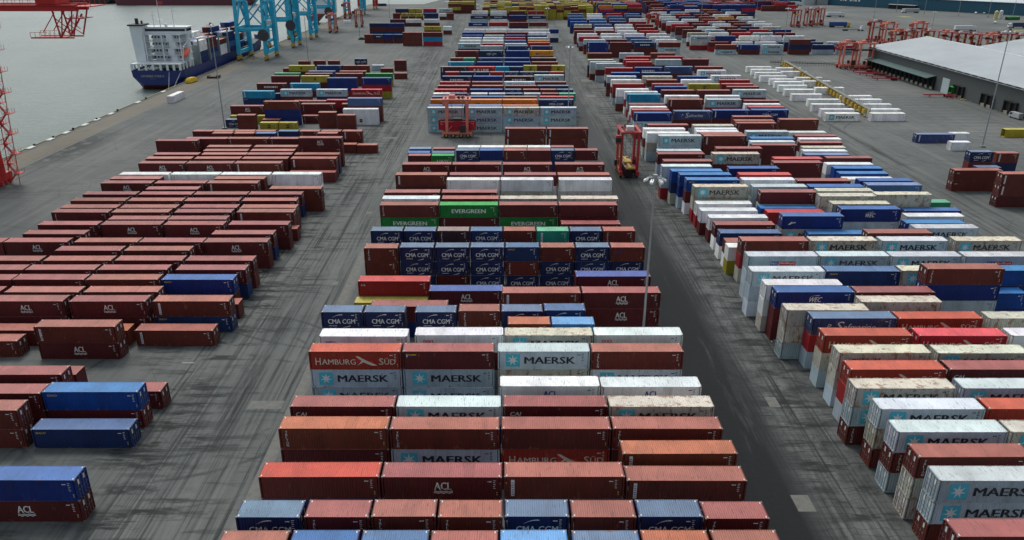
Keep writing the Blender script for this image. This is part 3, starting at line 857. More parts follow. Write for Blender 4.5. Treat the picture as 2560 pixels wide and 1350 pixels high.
# ---------------------------------------------------------------- setting
QX = -148.0
def ground_mat():
    m, n, l, b = nodes('yard_asphalt')
    g = n.new('ShaderNodeNewGeometry'); pos = g.outputs['Position']
    sx = n.new('ShaderNodeSeparateXYZ'); l.new(pos, sx.inputs[0]); X = sx.outputs[0]; Y = sx.outputs[1]
    def band(a, b_, soft=1.0):        # 1 between world x = a and b
        r1 = n.new('ShaderNodeMapRange'); r1.inputs[1].default_value = a-soft; r1.inputs[2].default_value = a+soft; l.new(X, r1.inputs[0])
        r2 = n.new('ShaderNodeMapRange'); r2.inputs[1].default_value = b_-soft; r2.inputs[2].default_value = b_+soft; l.new(X, r2.inputs[0])
        return math_(n, l, 'SUBTRACT', r1.outputs[0], r2.outputs[0])
    big = noise(n, l, pos, .018, 4, .6); med = noise(n, l, pos, .22, 6, .65); fine = noise(n, l, pos, 3.0, 5, .7)
    c = mixc(n, l, ramp(n, l, big, .36, .64), (.085, .094, .092), (.150, .158, .150))
    c = mixc(n, l, math_(n, l, 'MULTIPLY', ramp(n, l, med, .45, .68), .35), c, (.085, .095, .092))
    c = mixc(n, l, math_(n, l, 'MULTIPLY', fine, .2), c, (.20, .21, .205))
    # tyre tracks run up and down the lanes between the blocks
    bl0 = noise(n, l, pos, .03, 3, .6)
    tr = noise(n, l, mapping(n, l, pos, (1.9, .014, 1)), 1.0, 6, .66)
    tr2 = noise(n, l, mapping(n, l, pos, (.5, .05, 1)), 1.0, 5, .7)
    lanes = math_(n, l, 'ADD', math_(n, l, 'ADD', band(-47, -29), band(24, 43)), band(98, 116))
    dark = math_(n, l, 'MULTIPLY', math_(n, l, 'MULTIPLY', ramp(n, l, tr, .44, .60), ramp(n, l, tr2, .38, .56)), math_(n, l, 'ADD', math_(n, l, 'MULTIPLY', lanes, .75), .20))
    c = mixc(n, l, dark, c, (.022, .024, .024))
    lt = noise(n, l, mapping(n, l, pos, (.45, .010, 1)), 1.0, 4, .6)
    c = mixc(n, l, math_(n, l, 'MULTIPLY', ramp(n, l, lt, .50, .66), .38), c, (.19, .20, .19))
    rot = n.new('ShaderNodeMapping'); rot.inputs['Rotation'].default_value = (0, 0, R(9)); rot.inputs['Scale'].default_value = (2.4, .02, 1); l.new(pos, rot.inputs[0])
    t3 = noise(n, l, rot.outputs[0], 1.0, 5, .7)
    c = mixc(n, l, math_(n, l, 'MULTIPLY', math_(n, l, 'MULTIPLY', ramp(n, l, t3, .56, .64), ramp(n, l, bl0, .45, .6)), .55), c, (.03, .033, .033))
    for cx, cy, ra in ((-34, 60, 31.0), (-20, 150, 47.0), (58, 118, 29.0), (-44, 96, 20.0), (150, 250, 38.0), (-70, 320, 44.0)):   # wheel arcs of turning carriers
        dd = n.new('ShaderNodeVectorMath'); dd.operation = 'DISTANCE'; l.new(pos, dd.inputs[0]); dd.inputs[1].default_value = (cx, cy, 0)
        rr = math_(n, l, 'ABSOLUTE', math_(n, l, 'SUBTRACT', math_(n, l, 'ABSOLUTE', math_(n, l, 'SUBTRACT', dd.outputs['Value'], ra)), 2.3))
        am = n.new('ShaderNodeMapRange'); am.inputs[1].default_value = .45; am.inputs[2].default_value = .1; l.new(rr, am.inputs[0])
        c = mixc(n, l, math_(n, l, 'MULTIPLY', math_(n, l, 'MULTIPLY', am.outputs[0], ramp(n, l, med, .42, .56)), .6), c, (.03, .033, .033))
    sy_ = math_(n, l, 'SINE', math_(n, l, 'MULTIPLY', Y, 2*math.pi/4.45)); sm = ramp(n, l, sy_, .25, .75)
    sp = noise(n, l, mapping(n, l, pos, (.22, .5, 1)), 1.0, 5, .7)
    c = mixc(n, l, math_(n, l, 'MULTIPLY', math_(n, l, 'MULTIPLY', sm, ramp(n, l, sp, .46, .56)), math_(n, l, 'MULTIPLY', math_(n, l, 'ADD', band(-49, -38, 4), band(37, 44, 2)), .85)), c, (.018, .020, .020))
    qd = n.new('ShaderNodeVectorMath'); qd.operation = 'DISTANCE'; l.new(mapping(n, l, pos, (3.2, 1, 1)), qd.inputs[0]); qd.inputs[1].default_value = (-134*3.2, 236, 0)
    qm = n.new('ShaderNodeMapRange'); qm.inputs[1].default_value = 30; qm.inputs[2].default_value = 8; l.new(qd.outputs['Value'], qm.inputs[0])
    c = mixc(n, l, math_(n, l, 'MULTIPLY', math_(n, l, 'MULTIPLY', qm.outputs[0], ramp(n, l, med, .38, .5)), .8), c, (.03, .032, .032))
    # skid stains across, at the mouths of the container rows
    st = noise(n, l, mapping(n, l, pos, (.10, .62, 1)), 1.0, 5, .7)
    bl = noise(n, l, pos, .05, 3, .6)
    k = math_(n, l, 'ADD', band(-52, -35, 6), math_(n, l, 'ADD', math_(n, l, 'MULTIPLY', band(-140, 320, 5), .30), math_(n, l, 'MULTIPLY', band(36, 46, 3), 1.3)))
    c = mixc(n, l, math_(n, l, 'MULTIPLY', math_(n, l, 'MULTIPLY', ramp(n, l, st, .50, .60), ramp(n, l, bl, .44, .54)), math_(n, l, 'MULTIPLY', k, .85, True)), c, (.022, .025, .025))
    # the oil-black lane right of the middle block
    o1 = noise(n, l, mapping(n, l, pos, (.30, .03, 1)), 1.0, 8, .74)
    ol = math_(n, l, 'MULTIPLY', band(24.5, 34.5, 2.2), ramp(n, l, o1, .16, .44))
    ol2 = math_(n, l, 'MULTIPLY', band(33, 45, 2.5), ramp(n, l, med, .42, .66))
    fade = n.new('ShaderNodeMapRange'); fade.inputs[1].default_value = 330; fade.inputs[2].default_value = 120; l.new(Y, fade.inputs[0])
    fd = math_(n, l, 'ADD', math_(n, l, 'MULTIPLY', fade.outputs[0], .80), .25)
    c = mixc(n, l, math_(n, l, 'MULTIPLY', ol, fd), c, (.013, .014, .016))
    c = mixc(n, l, math_(n, l, 'MULTIPLY', ol2, math_(n, l, 'MULTIPLY', fd, .65)), c, (.020, .022, .024))
    # slab joints and cracks in that lane
    def grid(sxv, syv, th):
        br = N(n, 'ShaderNodeTexBrick'); br.offset = .5; br.inputs['Scale'].default_value = 1; br.inputs['Mortar Size'].default_value = th
        br.inputs['Brick Width'].default_value = sxv; br.inputs['Row Height'].default_value = syv; br.inputs['Mortar Smooth'].default_value = .3
        wob = n.new('ShaderNodeVectorMath'); wob.operation = 'MULTIPLY_ADD'; tn = N(n, 'ShaderNodeTexNoise'); tn.inputs['Scale'].default_value = .5; tn.inputs['Detail'].default_value = 4
        l.new(pos, tn.inputs['Vector']); l.new(tn.outputs['Color'], wob.inputs[0]); wob.inputs[1].default_value = (1.6, 1.6, 0); l.new(pos, wob.inputs[2])
        l.new(wob.outputs[0], br.inputs['Vector']); return br.outputs['Fac']
    jt = grid(2.3, 1.15, .06)
    c = mixc(n, l, math_(n, l, 'MULTIPLY', jt, math_(n, l, 'ADD', math_(n, l, 'MULTIPLY', band(26, 46, 2), math_(n, l, 'MULTIPLY', fd, .42)), .03)), c, (.018, .02, .02))
    vo = N(n, 'ShaderNodeTexVoronoi'); vo.feature = 'DISTANCE_TO_EDGE'; vo.inputs['Scale'].default_value = .11
    l.new(mapping(n, l, pos, (1, .55, 1)), vo.inputs['Vector'])
    cr = ramp(n, l, vo.outputs['Distance'], .0, .012, (1,1,1,1), (0,0,0,1))
    c = mixc(n, l, math_(n, l, 'MULTIPLY', cr, .22), c, (.02, .022, .022))
    # brownish concrete by the quay edge
    q = math_(n, l, 'MULTIPLY', band(-160, -137, .6), ramp(n, l, med, .2, .7))
    c = mixc(n, l, math_(n, l, 'MULTIPLY', q, .8), c, (.20, .165, .115))
    c = mixc(n, l, math_(n, l, 'MULTIPLY', band(-160, -146.2, .2), .8), c, (.12, .125, .085))
    l.new(c, b.inputs['Base Color']); b.inputs['Roughness'].default_value = .85; b.inputs['Specular IOR Level'].default_value = .25
    bp = n.new('ShaderNodeBump'); bp.inputs['Strength'].default_value = .25; bp.inputs['Distance'].default_value = .05
    l.new(fine, bp.inputs['Height']); l.new(bp.outputs[0], b.inputs['Normal']); return m
far = [(QX, -60), (2500, -60), (6000, 9000), (-70, 9000), (-70, 1020), (-88, 905), (QX, 905)]
g = MB(); g.prism(far, 'z', -9, 0)
tag(g.build('yard_ground', ground_mat()), kind='structure')
def water_mat():
    m, n, l, b = nodes('river_water')
    g = n.new('ShaderNodeNewGeometry'); pos = g.outputs['Position']
    big = noise(n, l, mapping(n, l, pos, (.02, .012, 1)), 1, 3, .5)
    c = mixc(n, l, ramp(n, l, big, .3, .7), (.125, .175, .162), (.190, .238, .222))
    rp = noise(n, l, mapping(n, l, pos, (.16, .55, 1)), 1, 9, .72)
    c = mixc(n, l, math_(n, l, 'MULTIPLY', ramp(n, l, rp, .5, .72), .3), c, (.36, .40, .38))
    l.new(c, b.inputs['Base Color']); b.inputs['Roughness'].default_value = .28; b.inputs['IOR'].default_value = 1.33
    r2 = noise(n, l, mapping(n, l, pos, (.5, 1.6, 1)), 1, 6, .7); c = mixc(n, l, math_(n, l, 'MULTIPLY', ramp(n, l, r2, .48, .62), .35), c, (.07, .10, .09)); l.new(c, b.inputs['Base Color'])
    h = math_(n, l, 'ADD', rp, math_(n, l, 'MULTIPLY', noise(n, l, mapping(n, l, pos, (.6, 1.4, 1)), 1, 5, .6), .4))
    bp = n.new('ShaderNodeBump'); bp.inputs['Strength'].default_value = .7; bp.inputs['Distance'].default_value = 1.3
    l.new(h, bp.inputs['Height']); l.new(bp.outputs[0], b.inputs['Normal']); return m
wt = MB(); wt.v = [(-6000,-500,-4.5),(8000,-500,-4.5),(8000,9500,-4.5),(-6000,9500,-4.5)]; wt.f = [(0,1,2,3)]; wt.mi = [0]
tag(wt.build('river_water', water_mat()), kind='structure')
# painted and patched things on the ground, thin sheets
M_LINE = paint('worn_white_line', (.42, .43, .41), .8, 0, .75, 1.2); M_PATCH = paint('pale_concrete_patch', (.15, .15, .137), .85, 0, .8, 1.1)
M_DARKP = paint('dark_asphalt_patch', (.035, .038, .04), .85, 0, .3, .8)
def sheet(name, rects, mat, z=.004, kind='structure'):
    b = MB()
    for x0, x1, y0, y1 in rects:
        n = len(b.v); b.v += [(x0,y0,z),(x1,y0,z),(x1,y1,z),(x0,y1,z)]; b.f.append((n,n+1,n+2,n+3)); b.mi.append(0)
    return tag(b.build(name, mat), kind=kind)
sheet('concrete_strip', [(-29.2, -27.7, 40, 150), (QX+11, QX+11.6, 30, 900), (24.3, 24.8, 40, 190)], M_PATCH)
def prect(x, v, w, d): X, Y = P(x, v); return (X-w/2, X+w/2, Y-d/2, Y+d/2)
sheet('concrete_patch', [prect(1931, 1005, 1.5, 2.6), prect(2008, 1258, 2.0, 2.8), prect(838, 708, 1.1, 1.6), prect(1467, 201, 5.2, 7), prect(1437+40, 240, 4, 6),
     prect(923, 532, 1.2, 1.8), prect(665, 1012, 4.6, 2.0), prect(975, 345, 5, 2.0)], M_PATCH, .008)
sheet('crane_rail', [(-131.2, -130.9, 30, 900), (-146.0, -145.75, 30, 900)], M_DARKP, .008)
sheet('road_marking', [(-48-.1*i, -46.4, 84+i*8.9, 84.15+i*8.9) for i in range(14)], M_LINE, .012)
# narrow row of quay markings near the warehouse
hx = []
for i in range(26):
    X = 165+ (i % 2)*1.5; hx.append((X-8, X+10, 238+i*5.6, 238.14+i*5.6))
sheet('bay_marking', hx, M_LINE, .012)
sheet('dark_patch', [(24.6, 31.5, 235, 330)], M_DARKP, .004)
def stencil(x, v, s):
    X, Y = P(x, v); m = Mark(); m.T(s, 0, 0, 1.9, 2.4, 0, .03)
    me = bpy.data.meshes.new('row_number'); me.from_pydata([(X+u, Y+w, .012) for u, w, _ in m.v], [], m.f); me.materials.append(M_WHT)
    tag(link('row_number', me), kind='structure')
for x, v, s in ((1886, 762, '36'), (1902, 789, '37'), (1921, 817, '38'), (1938, 852, '39'), (1954, 884, '40')): stencil(x-8, v+4, s)
# ---------------------------------------------------------------- straddle carriers
def M_(name, rgb, **k): return paint(name, rgb, **k)
REDP = M_('carrier_red_paint', (.42, .03, .03), rough=.45); CORP = M_('carrier_coral_paint', (.72, .22, .16), rough=.5)
DKP = M_('machine_dark_paint', (.03, .022, .022), rough=.6); YELP = M_('machine_yellow_paint', (.52, .34, .04), rough=.5)
RUB = M_('tyre_rubber', (.018, .018, .018), rough=.9, dirt=.1); GLS = M_('dark_glass', (.02, .03, .035), rough=.12, dirt=.05)
WHP = M_('white_machine_paint', (.62, .63, .62), rough=.5, dirt=.2, nscale=.4); GRYP = M_('grey_machine_paint', (.22, .23, .23), rough=.6)
def carrier(label, X, Y, rz, red, group=None, spread=4.0, ht=13.2):
    """straddle carrier, long axis on local x"""
    t = empty('straddle_carrier', (X, Y, 0), rz, label, 'straddle carrier', group); w = 2.25
    for sy in (-1, 1):
        b = MB(); b.box(-4.6, 4.6, sy*w-.32, sy*w+.32, 1.25, 2.0); b.box(-4.9, -4.3, sy*w-.4, sy*w+.4, .8, 1.9); b.box(4.3, 4.9, sy*w-.4, sy*w+.4, .8, 1.9)
        b.build('sill_beam', red, t)
        for x in (-3.6, -1.3, 1.3, 3.6):
            b = MB(); b.tube((x, sy*w-.24, .78), (x, sy*w+.24, .78), .78, k=16); b.tube((x, sy*w+sy*.24, .78), (x, sy*w+sy*.28, .78), .34, k=10, mi=1)
            b.build('wheel', [RUB, YELP], t)
        for x in (-3.3, 3.3):
            b = MB(); b.box(x-.42, x+.42, sy*w-.32, sy*w+.32, 2.0, ht-.4); b.bar((x, sy*w, 2.1), (x*.5, sy*w, 3.9), .22)
            b.build('leg', red, t)
        b = MB(); b.box(-4.7, 4.7, sy*w-.28, sy*w+.28, ht-.6, ht); b.box(-4.4, 4.4, sy*w-.5, sy*w-.45, ht, ht+.9) if False else None
        for x in np.linspace(-4.6, 4.6, 9): b.bar((x, sy*(w+.55), ht), (x, sy*(w+.55), ht+1.0), .05)
        b.bar((-4.6, sy*(w+.55), ht+1.0), (4.6, sy*(w+.55), ht+1.0), .06); b.box(-4.6, 4.6, *sorted((sy*(w+.28), sy*(w+.6))), ht-.05, ht)
        b.build('top_beam', red, t)
    b = MB()
    for x in (-4.2, -3.0, 3.0, 4.2): b.box(x-.25, x+.25, -w+.28, w-.28, ht-.55, ht-.05)
    b.box(-2.6, 2.6, -1.2, 1.2, ht-.3, ht-.15); b.build('cross_beams', red, t)
    b = MB(); b.box(-2.4, -.6, -1.0, 1.0, ht-.15, ht+1.0); b.tube((.6, -1.1, ht+.35), (.6, 1.1, ht+.35), .42, k=12, mi=1); b.tube((1.9, -1.1, ht+.35), (1.9, 1.1, ht+.35), .42, k=12, mi=1)
    b.build('winch_unit', [WHP if red is REDP else red, DKP], t)
    b = MB(); b.box(-4.9, -3.7, w+.3, w+1.8, ht-3.2, ht-.9); cb = b.build('cabin', red, t)
    b = MB(); b.box(-4.96, -3.64, w+.4, w+1.86, ht-2.7, ht-1.5); b.build('cabin_window', GLS, cb)
    b = MB(); b.box(1.0, 2.8, -w-.95, -w-.32, 2.0, 4.3); b.box(1.3, 2.5, w+.32, w+.95, 2.0, 3.6); b.build('engine_box', DKP, t)
    b = MB()
    for i in range(18): b.bar((-3.9, w+.45, 2.0+i*.5), (-3.9, w+.95, 2.0+i*.5), .04)
    for dy in (.45, .95): b.bar((-3.9, w+dy, 2), (-3.9, w+dy, 11), .05)
    b.build('ladder', YELP, t)
    z = spread; b = MB(); b.box(-5.9, 5.9, -.35, .35, z, z+.45)
    for x in (-6.0, 6.0): b.box(x-.2, x+.2, -1.2, 1.2, z-.05, z+.35)
    b.box(-1.6, 1.6, -1.1, 1.1, z+.45, z+.85); b.build('spreader', YELP if red is REDP else DKP, t)
    b = MB()
    for x in (-1.3, 1.3):
        for y in (-.9, .9): b.tube((x*1.6, y, ht-.3), (x, y, z+.8), .035, k=5)
    b.build('cables', DKP, t); return t
X, Y = P(1572, 446)
carrier('red straddle carrier standing over a dark container in the lane beside the right block', X, Y+4.6, R(90), REDP, spread=3.0, ht=12.6)
make_container('dark brown container held inside the red straddle carrier in the black lane', 12.19, 2.7, 'd', '', X, Y+6.6, .28, 1, False, random.Random(4), R(90))
X, Y = P(1143, 345)
carrier('orange legged straddle carrier holding a red container before the triple grey stacks', X, Y+2.4, 0, CORP, spread=5.2, ht=12.6)
make_container('red container held crosswise by the straddle carrier at the middle block gap', 12.19, 2.7, 'R', 'ca', X, Y+2.4, 2.35, 1, False, random.Random(5), 0.0001)
GR = [ # x v rz colour label
 (832, 82, 90, CORP, 'orange straddle carrier standing on the quay road beyond the last large blue crane'),
 (897, 68, 90, REDP, 'red straddle carrier beside the far left container stacks'),
 (868, 46, 90, REDP, 'small red straddle carrier at the far end of the quay under distant cranes'),
 (2120, 172, 0, CORP, 'left one of two coral straddle carriers parked at the warehouse corner'),
 (2160, 174, 0, CORP, 'right one of two coral straddle carriers parked at the warehouse corner'),
 (2190, 106, 0, REDP, 'leftmost straddle carrier of the parked cluster behind the warehouse corner'),
 (2222, 112, 0, CORP, 'second straddle carrier from left in the parked cluster behind the warehouse'),
 (2246, 116, 0, CORP, 'middle straddle carrier of the parked cluster behind the warehouse corner'),
 (2274, 118, 0, REDP, 'fourth straddle carrier from left in the parked cluster behind the warehouse'),
 (2296, 110, 0, CORP, 'rightmost straddle carrier of the parked cluster behind the warehouse corner'),
 (1990, 68, 90, REDP, 'dark red straddle carrier at the left of the trio beside the far yard'),
 (2022, 66, 90, REDP, 'straddle carrier in the middle of the trio beside the far yard'),
 (2048, 64, 90, REDP, 'straddle carrier at the right of the trio beside the far yard'),
 (1632, 82, 0, REDP, 'pink red straddle carrier in the lane between right and far right blocks'),
 (1938, 24, 90, REDP, 'tiny red straddle carrier in front of the farthest blue containers'),
 (1962, 10, 90, CORP, 'tiny orange straddle carrier at the far edge near the blue shed'),
 (2318, 116, 90, REDP, 'red straddle carrier peeping over the warehouse roof, nearest its first peak'),
 (2362, 119, 90, CORP, 'orange straddle carrier peeping over the roof valley, left one'),
 (2395, 123, 90, REDP, 'red straddle carrier peeping over the roof valley, second from left'),
 (2430, 126, 90, REDP, 'red straddle carrier above the roof valley of the warehouse'),
 (2470, 127, 90, CORP, 'orange straddle carrier peeping over the roof left of the second peak'),
 (2500, 124, 90, REDP, 'red straddle carrier directly above the second warehouse roof peak'),
 (2545, 128, 90, REDP, 'red straddle carrier at the right edge beyond the warehouse roof')]
for x, v, rz, m, lb in GR:
    X, Y = P(x, v); carrier(lb, X, Y+2.5, R(rz), m, 'parked straddle carriers', 9.0 if v < 116 or v > 129 else 6.5, 13.2 if v < 116 or v > 129 else 9.6)
# ---------------------------------------------------------------- lorries, cars, trailers
CABC = {'w': M_('lorry_white', (.65, .67, .68), dirt=.15), 'b': M_('lorry_blue', (.02, .06, .24), dirt=.2), 'y': M_('lorry_yellow', (.62, .40, .03), dirt=.2),
        'n': M_('lorry_navy', (.02, .04, .10), dirt=.2), 'g': M_('lorry_green', (.03, .32, .22), dirt=.2), 's': M_('lorry_silver', (.38, .40, .42), dirt=.2)}
def lorry(label, X, Y, rz, cab, box, trailer=True, boxl=13.2):
    t = empty('lorry', (X, Y, 0), rz, label, 'lorry', 'lorries on the far truck park')
    b = MB(); b.prism([(5.6, .7), (8.0, .7), (8.0, 2.2), (7.6, 3.5), (5.6, 3.7)], 'y', -1.2, 1.2); b.box(5.2, 5.6, -1.1, 1.1, .8, 2.2); cb = b.build('cab', CABC[cab], t)
    b = MB(); b.prism([(8.02, 2.2), (7.66, 3.3), (7.6, 3.3), (7.6, 2.2)], 'y', -1.0, 1.0); b.build('windscreen', GLS, cb)
    b = MB(); b.box(-8, 6.2, -.45, .45, .85, 1.15); b.build('chassis', DKP, t)
    if trailer:
        b = MB(); b.box(-8, -8+boxl, -1.25, 1.25, 1.2, 4.0); b.box(-8.02, -8, -1.15, 1.15, 1.3, 3.9); b.build('trailer_box', CABC[box], t)
    for x in (7.0, 4.4, -4.6, -5.8, -7.0):
        b = MB()
        for sy in (-1, 1): b.tube((x, sy*.85, .5), (x, sy*1.2, .5), .5, k=12)
        b.build('wheel_pair', RUB, t)
for x, v, rz, cab, box, tr, lb in ((2088, 42, 0, 'w', 'w', 1, 'white lorry with white box trailer above the red carrier cluster'),
    (2098, 68, 0, 'y', 'b', 1, 'yellow cab lorry with blue trailer left of the red carrier cluster'),
    (2132, 77, 0, 'w', 'w', 0, 'white cab lorry with an empty trailer below the blue trailer lorry'),
    (2275, 32, 180, 'w', 's', 1, 'white cab lorry pulling a silver tanker like trailer on the open asphalt'),
    (2412, 78, 0, 'w', 'w', 1, 'long white trailer lorry just beyond the second roof peak'),
    (2545, 70, 180, 'w', 'n', 1, 'white cab lorry with dark trailer at the right picture edge'),
    (2370, 26, 180, 'w', 'w', 0, 'white tractor unit without trailer against the blue shed'),
    (1985, 14, 0, 'w', 'w', 1, 'white lorry parked near the left end of the blue shed')):
    X, Y = P(x, v); lorry(lb, X, Y, R(rz), cab, box, tr)
def car(label, X, Y, rz, c, van=False):
    t = empty('parked_van' if van else 'parked_car', (X, Y, 0), rz, label, 'van' if van else 'car', 'small vehicles near the blue shed')
    h = 2.2 if van else 1.45; p = [(-2.3,.35),(2.3,.35),(2.3,.9),(1.4,1.05),(.9,h),(-1.7,h),(-2.2,1.1)] if not van else [(-2.6,.4),(2.7,.4),(2.7,1.2),(2.1,h),(-2.6,h)]
    b = MB(); b.prism(p, 'y', -.88, .88); bd = b.build('body', CABC[c], t)
    b = MB(); b.prism([(1.28,1.06),(.84,h-.08),(-1.6,h-.08),(-1.95,1.1)] if not van else [(2.3,1.25),(2.0,h-.2),(1.0,h-.2),(1.0,1.25)], 'y', -.9, .9); b.build('windows', GLS, bd)
    for x in (-1.45, 1.5):
        b = MB(); b.tube((x, -.9, .33), (x, .9, .33), .33, k=10); b.build('wheel_pair', RUB, t)
for i, (x, v, c, lb) in enumerate(((2150, 10, 'w', 'leftmost white car of three by the shed lettering'), (2161, 11, 'w', 'middle white car of three by the shed lettering'), (2172, 12, 's', 'silver car right of the two white cars by the shed'),
    (2318, 25, 'w', 'white car in front of the blue shed right of the tanker lorry'), (2440, 34, 'w', 'white car left of the pair before the shed at right'), (2460, 35, 's', 'silver car of the pair before the shed at right'), (2487, 58, 'w', 'white car near the yellow post boxes on the right'))):
    X, Y = P(x, v); car(lb, X, Y, R(20+i*7), c)
X, Y = P(2542, 50); make_container('green container standing alone on the truck park at right edge', 12.19, 2.6, 'G', '', X-4, Y, 0, -1, True, random.Random(8), R(8))
M_TR = M_('trailer_red', (.40, .015, .03), rough=.5)
def chassis(label, X, Y, rz):
    t = empty('trailer_chassis', (X, Y, 0), rz, label, 'trailer chassis', 'red trailer chassis parked by the warehouse')
    b = MB()
    for y in (-.45, .45): b.box(-6, 6, y-.1, y+.1, .95, 1.25)
    for x in np.linspace(-5.8, 5.8, 7): b.box(x-.08, x+.08, -1.2 if abs(x) > 5 else -.45, 1.2 if abs(x) > 5 else .45, 1.0, 1.2)
    b.bar((-6, -.9, 1.3), (-6, .9, 1.3), .25); b.build('frame', M_TR, t)
    for x in (3.4, 4.7):
        b = MB()
        for y in (-.95, .95): b.tube((x, y-.18, .5), (x, y+.18, .5), .5, k=12)
        b.build('wheel_pair', RUB, t)
    b = MB()
    for y in (-.4, .4): b.box(-3.6, -3.4, y-.06, y+.06, 0, .95)
    b.build('landing_leg', M_TR, t)
for i, (x, v, rz) in enumerate(((2118, 170, -8), (2136, 175, -8), (2152, 181, -6), (2168, 187, -6), (2184, 190, -4), (2200, 196, -3), (2212, 201, -3), (2344, 243, 2), (2400, 246, 4))):
    X, Y = P(x, v); chassis(('%s red trailer chassis from the left in the row beside the warehouse docks' % ['first', 'second', 'third', 'fourth', 'fifth', 'sixth', 'seventh'][i]) if i < 7 else
            ('red trailer chassis alone left of the green container at the docks' if i == 7 else 'red trailer chassis underneath the green container at the docks'), X, Y, R(rz))
X, Y = P(2406, 240); make_container('dark green container with white lettering parked at the warehouse docks', 12.19, 2.6, 'G', 'wl', X, Y, 1.32, -1, True, random.Random(9), R(4))
# loose containers of the right and the quay
X, Y = P(2392, 377); make_container('short white container behind the small group at right, two door leaves shut', 6.06, 2.6, 'w', '', X+1, Y+1.3, 0, -1, False, random.Random(3), 0.0001)
X, Y = P(2408, 356); make_container('small white container half hidden behind the short white one', 6.06, 2.6, 'w', '', X-.5, Y+2.5, 0, -1, False, random.Random(13), 0.0001)
X, Y = P(2530, 345); make_container('olive yellow container at the right picture edge, upper one', 12.19, 2.6, 'y', '', X+4, Y+2, 0, -1, True, random.Random(23), 0.0001)
X, Y = P(2556, 352); make_container('olive yellow container cut by the right picture edge, lower one', 12.19, 2.6, 'y', '', X+5.2, Y-3, 0, -1, True, random.Random(33), 0.0001)
X, Y = P(413, 258); make_container('white container with dark blue mark standing alone along the quay', 12.19, 2.7, 'w', 'js', QX+14.4, Y+6.4, 0, 1, False, random.Random(43), R(90))
X, Y = P(3, 1349)
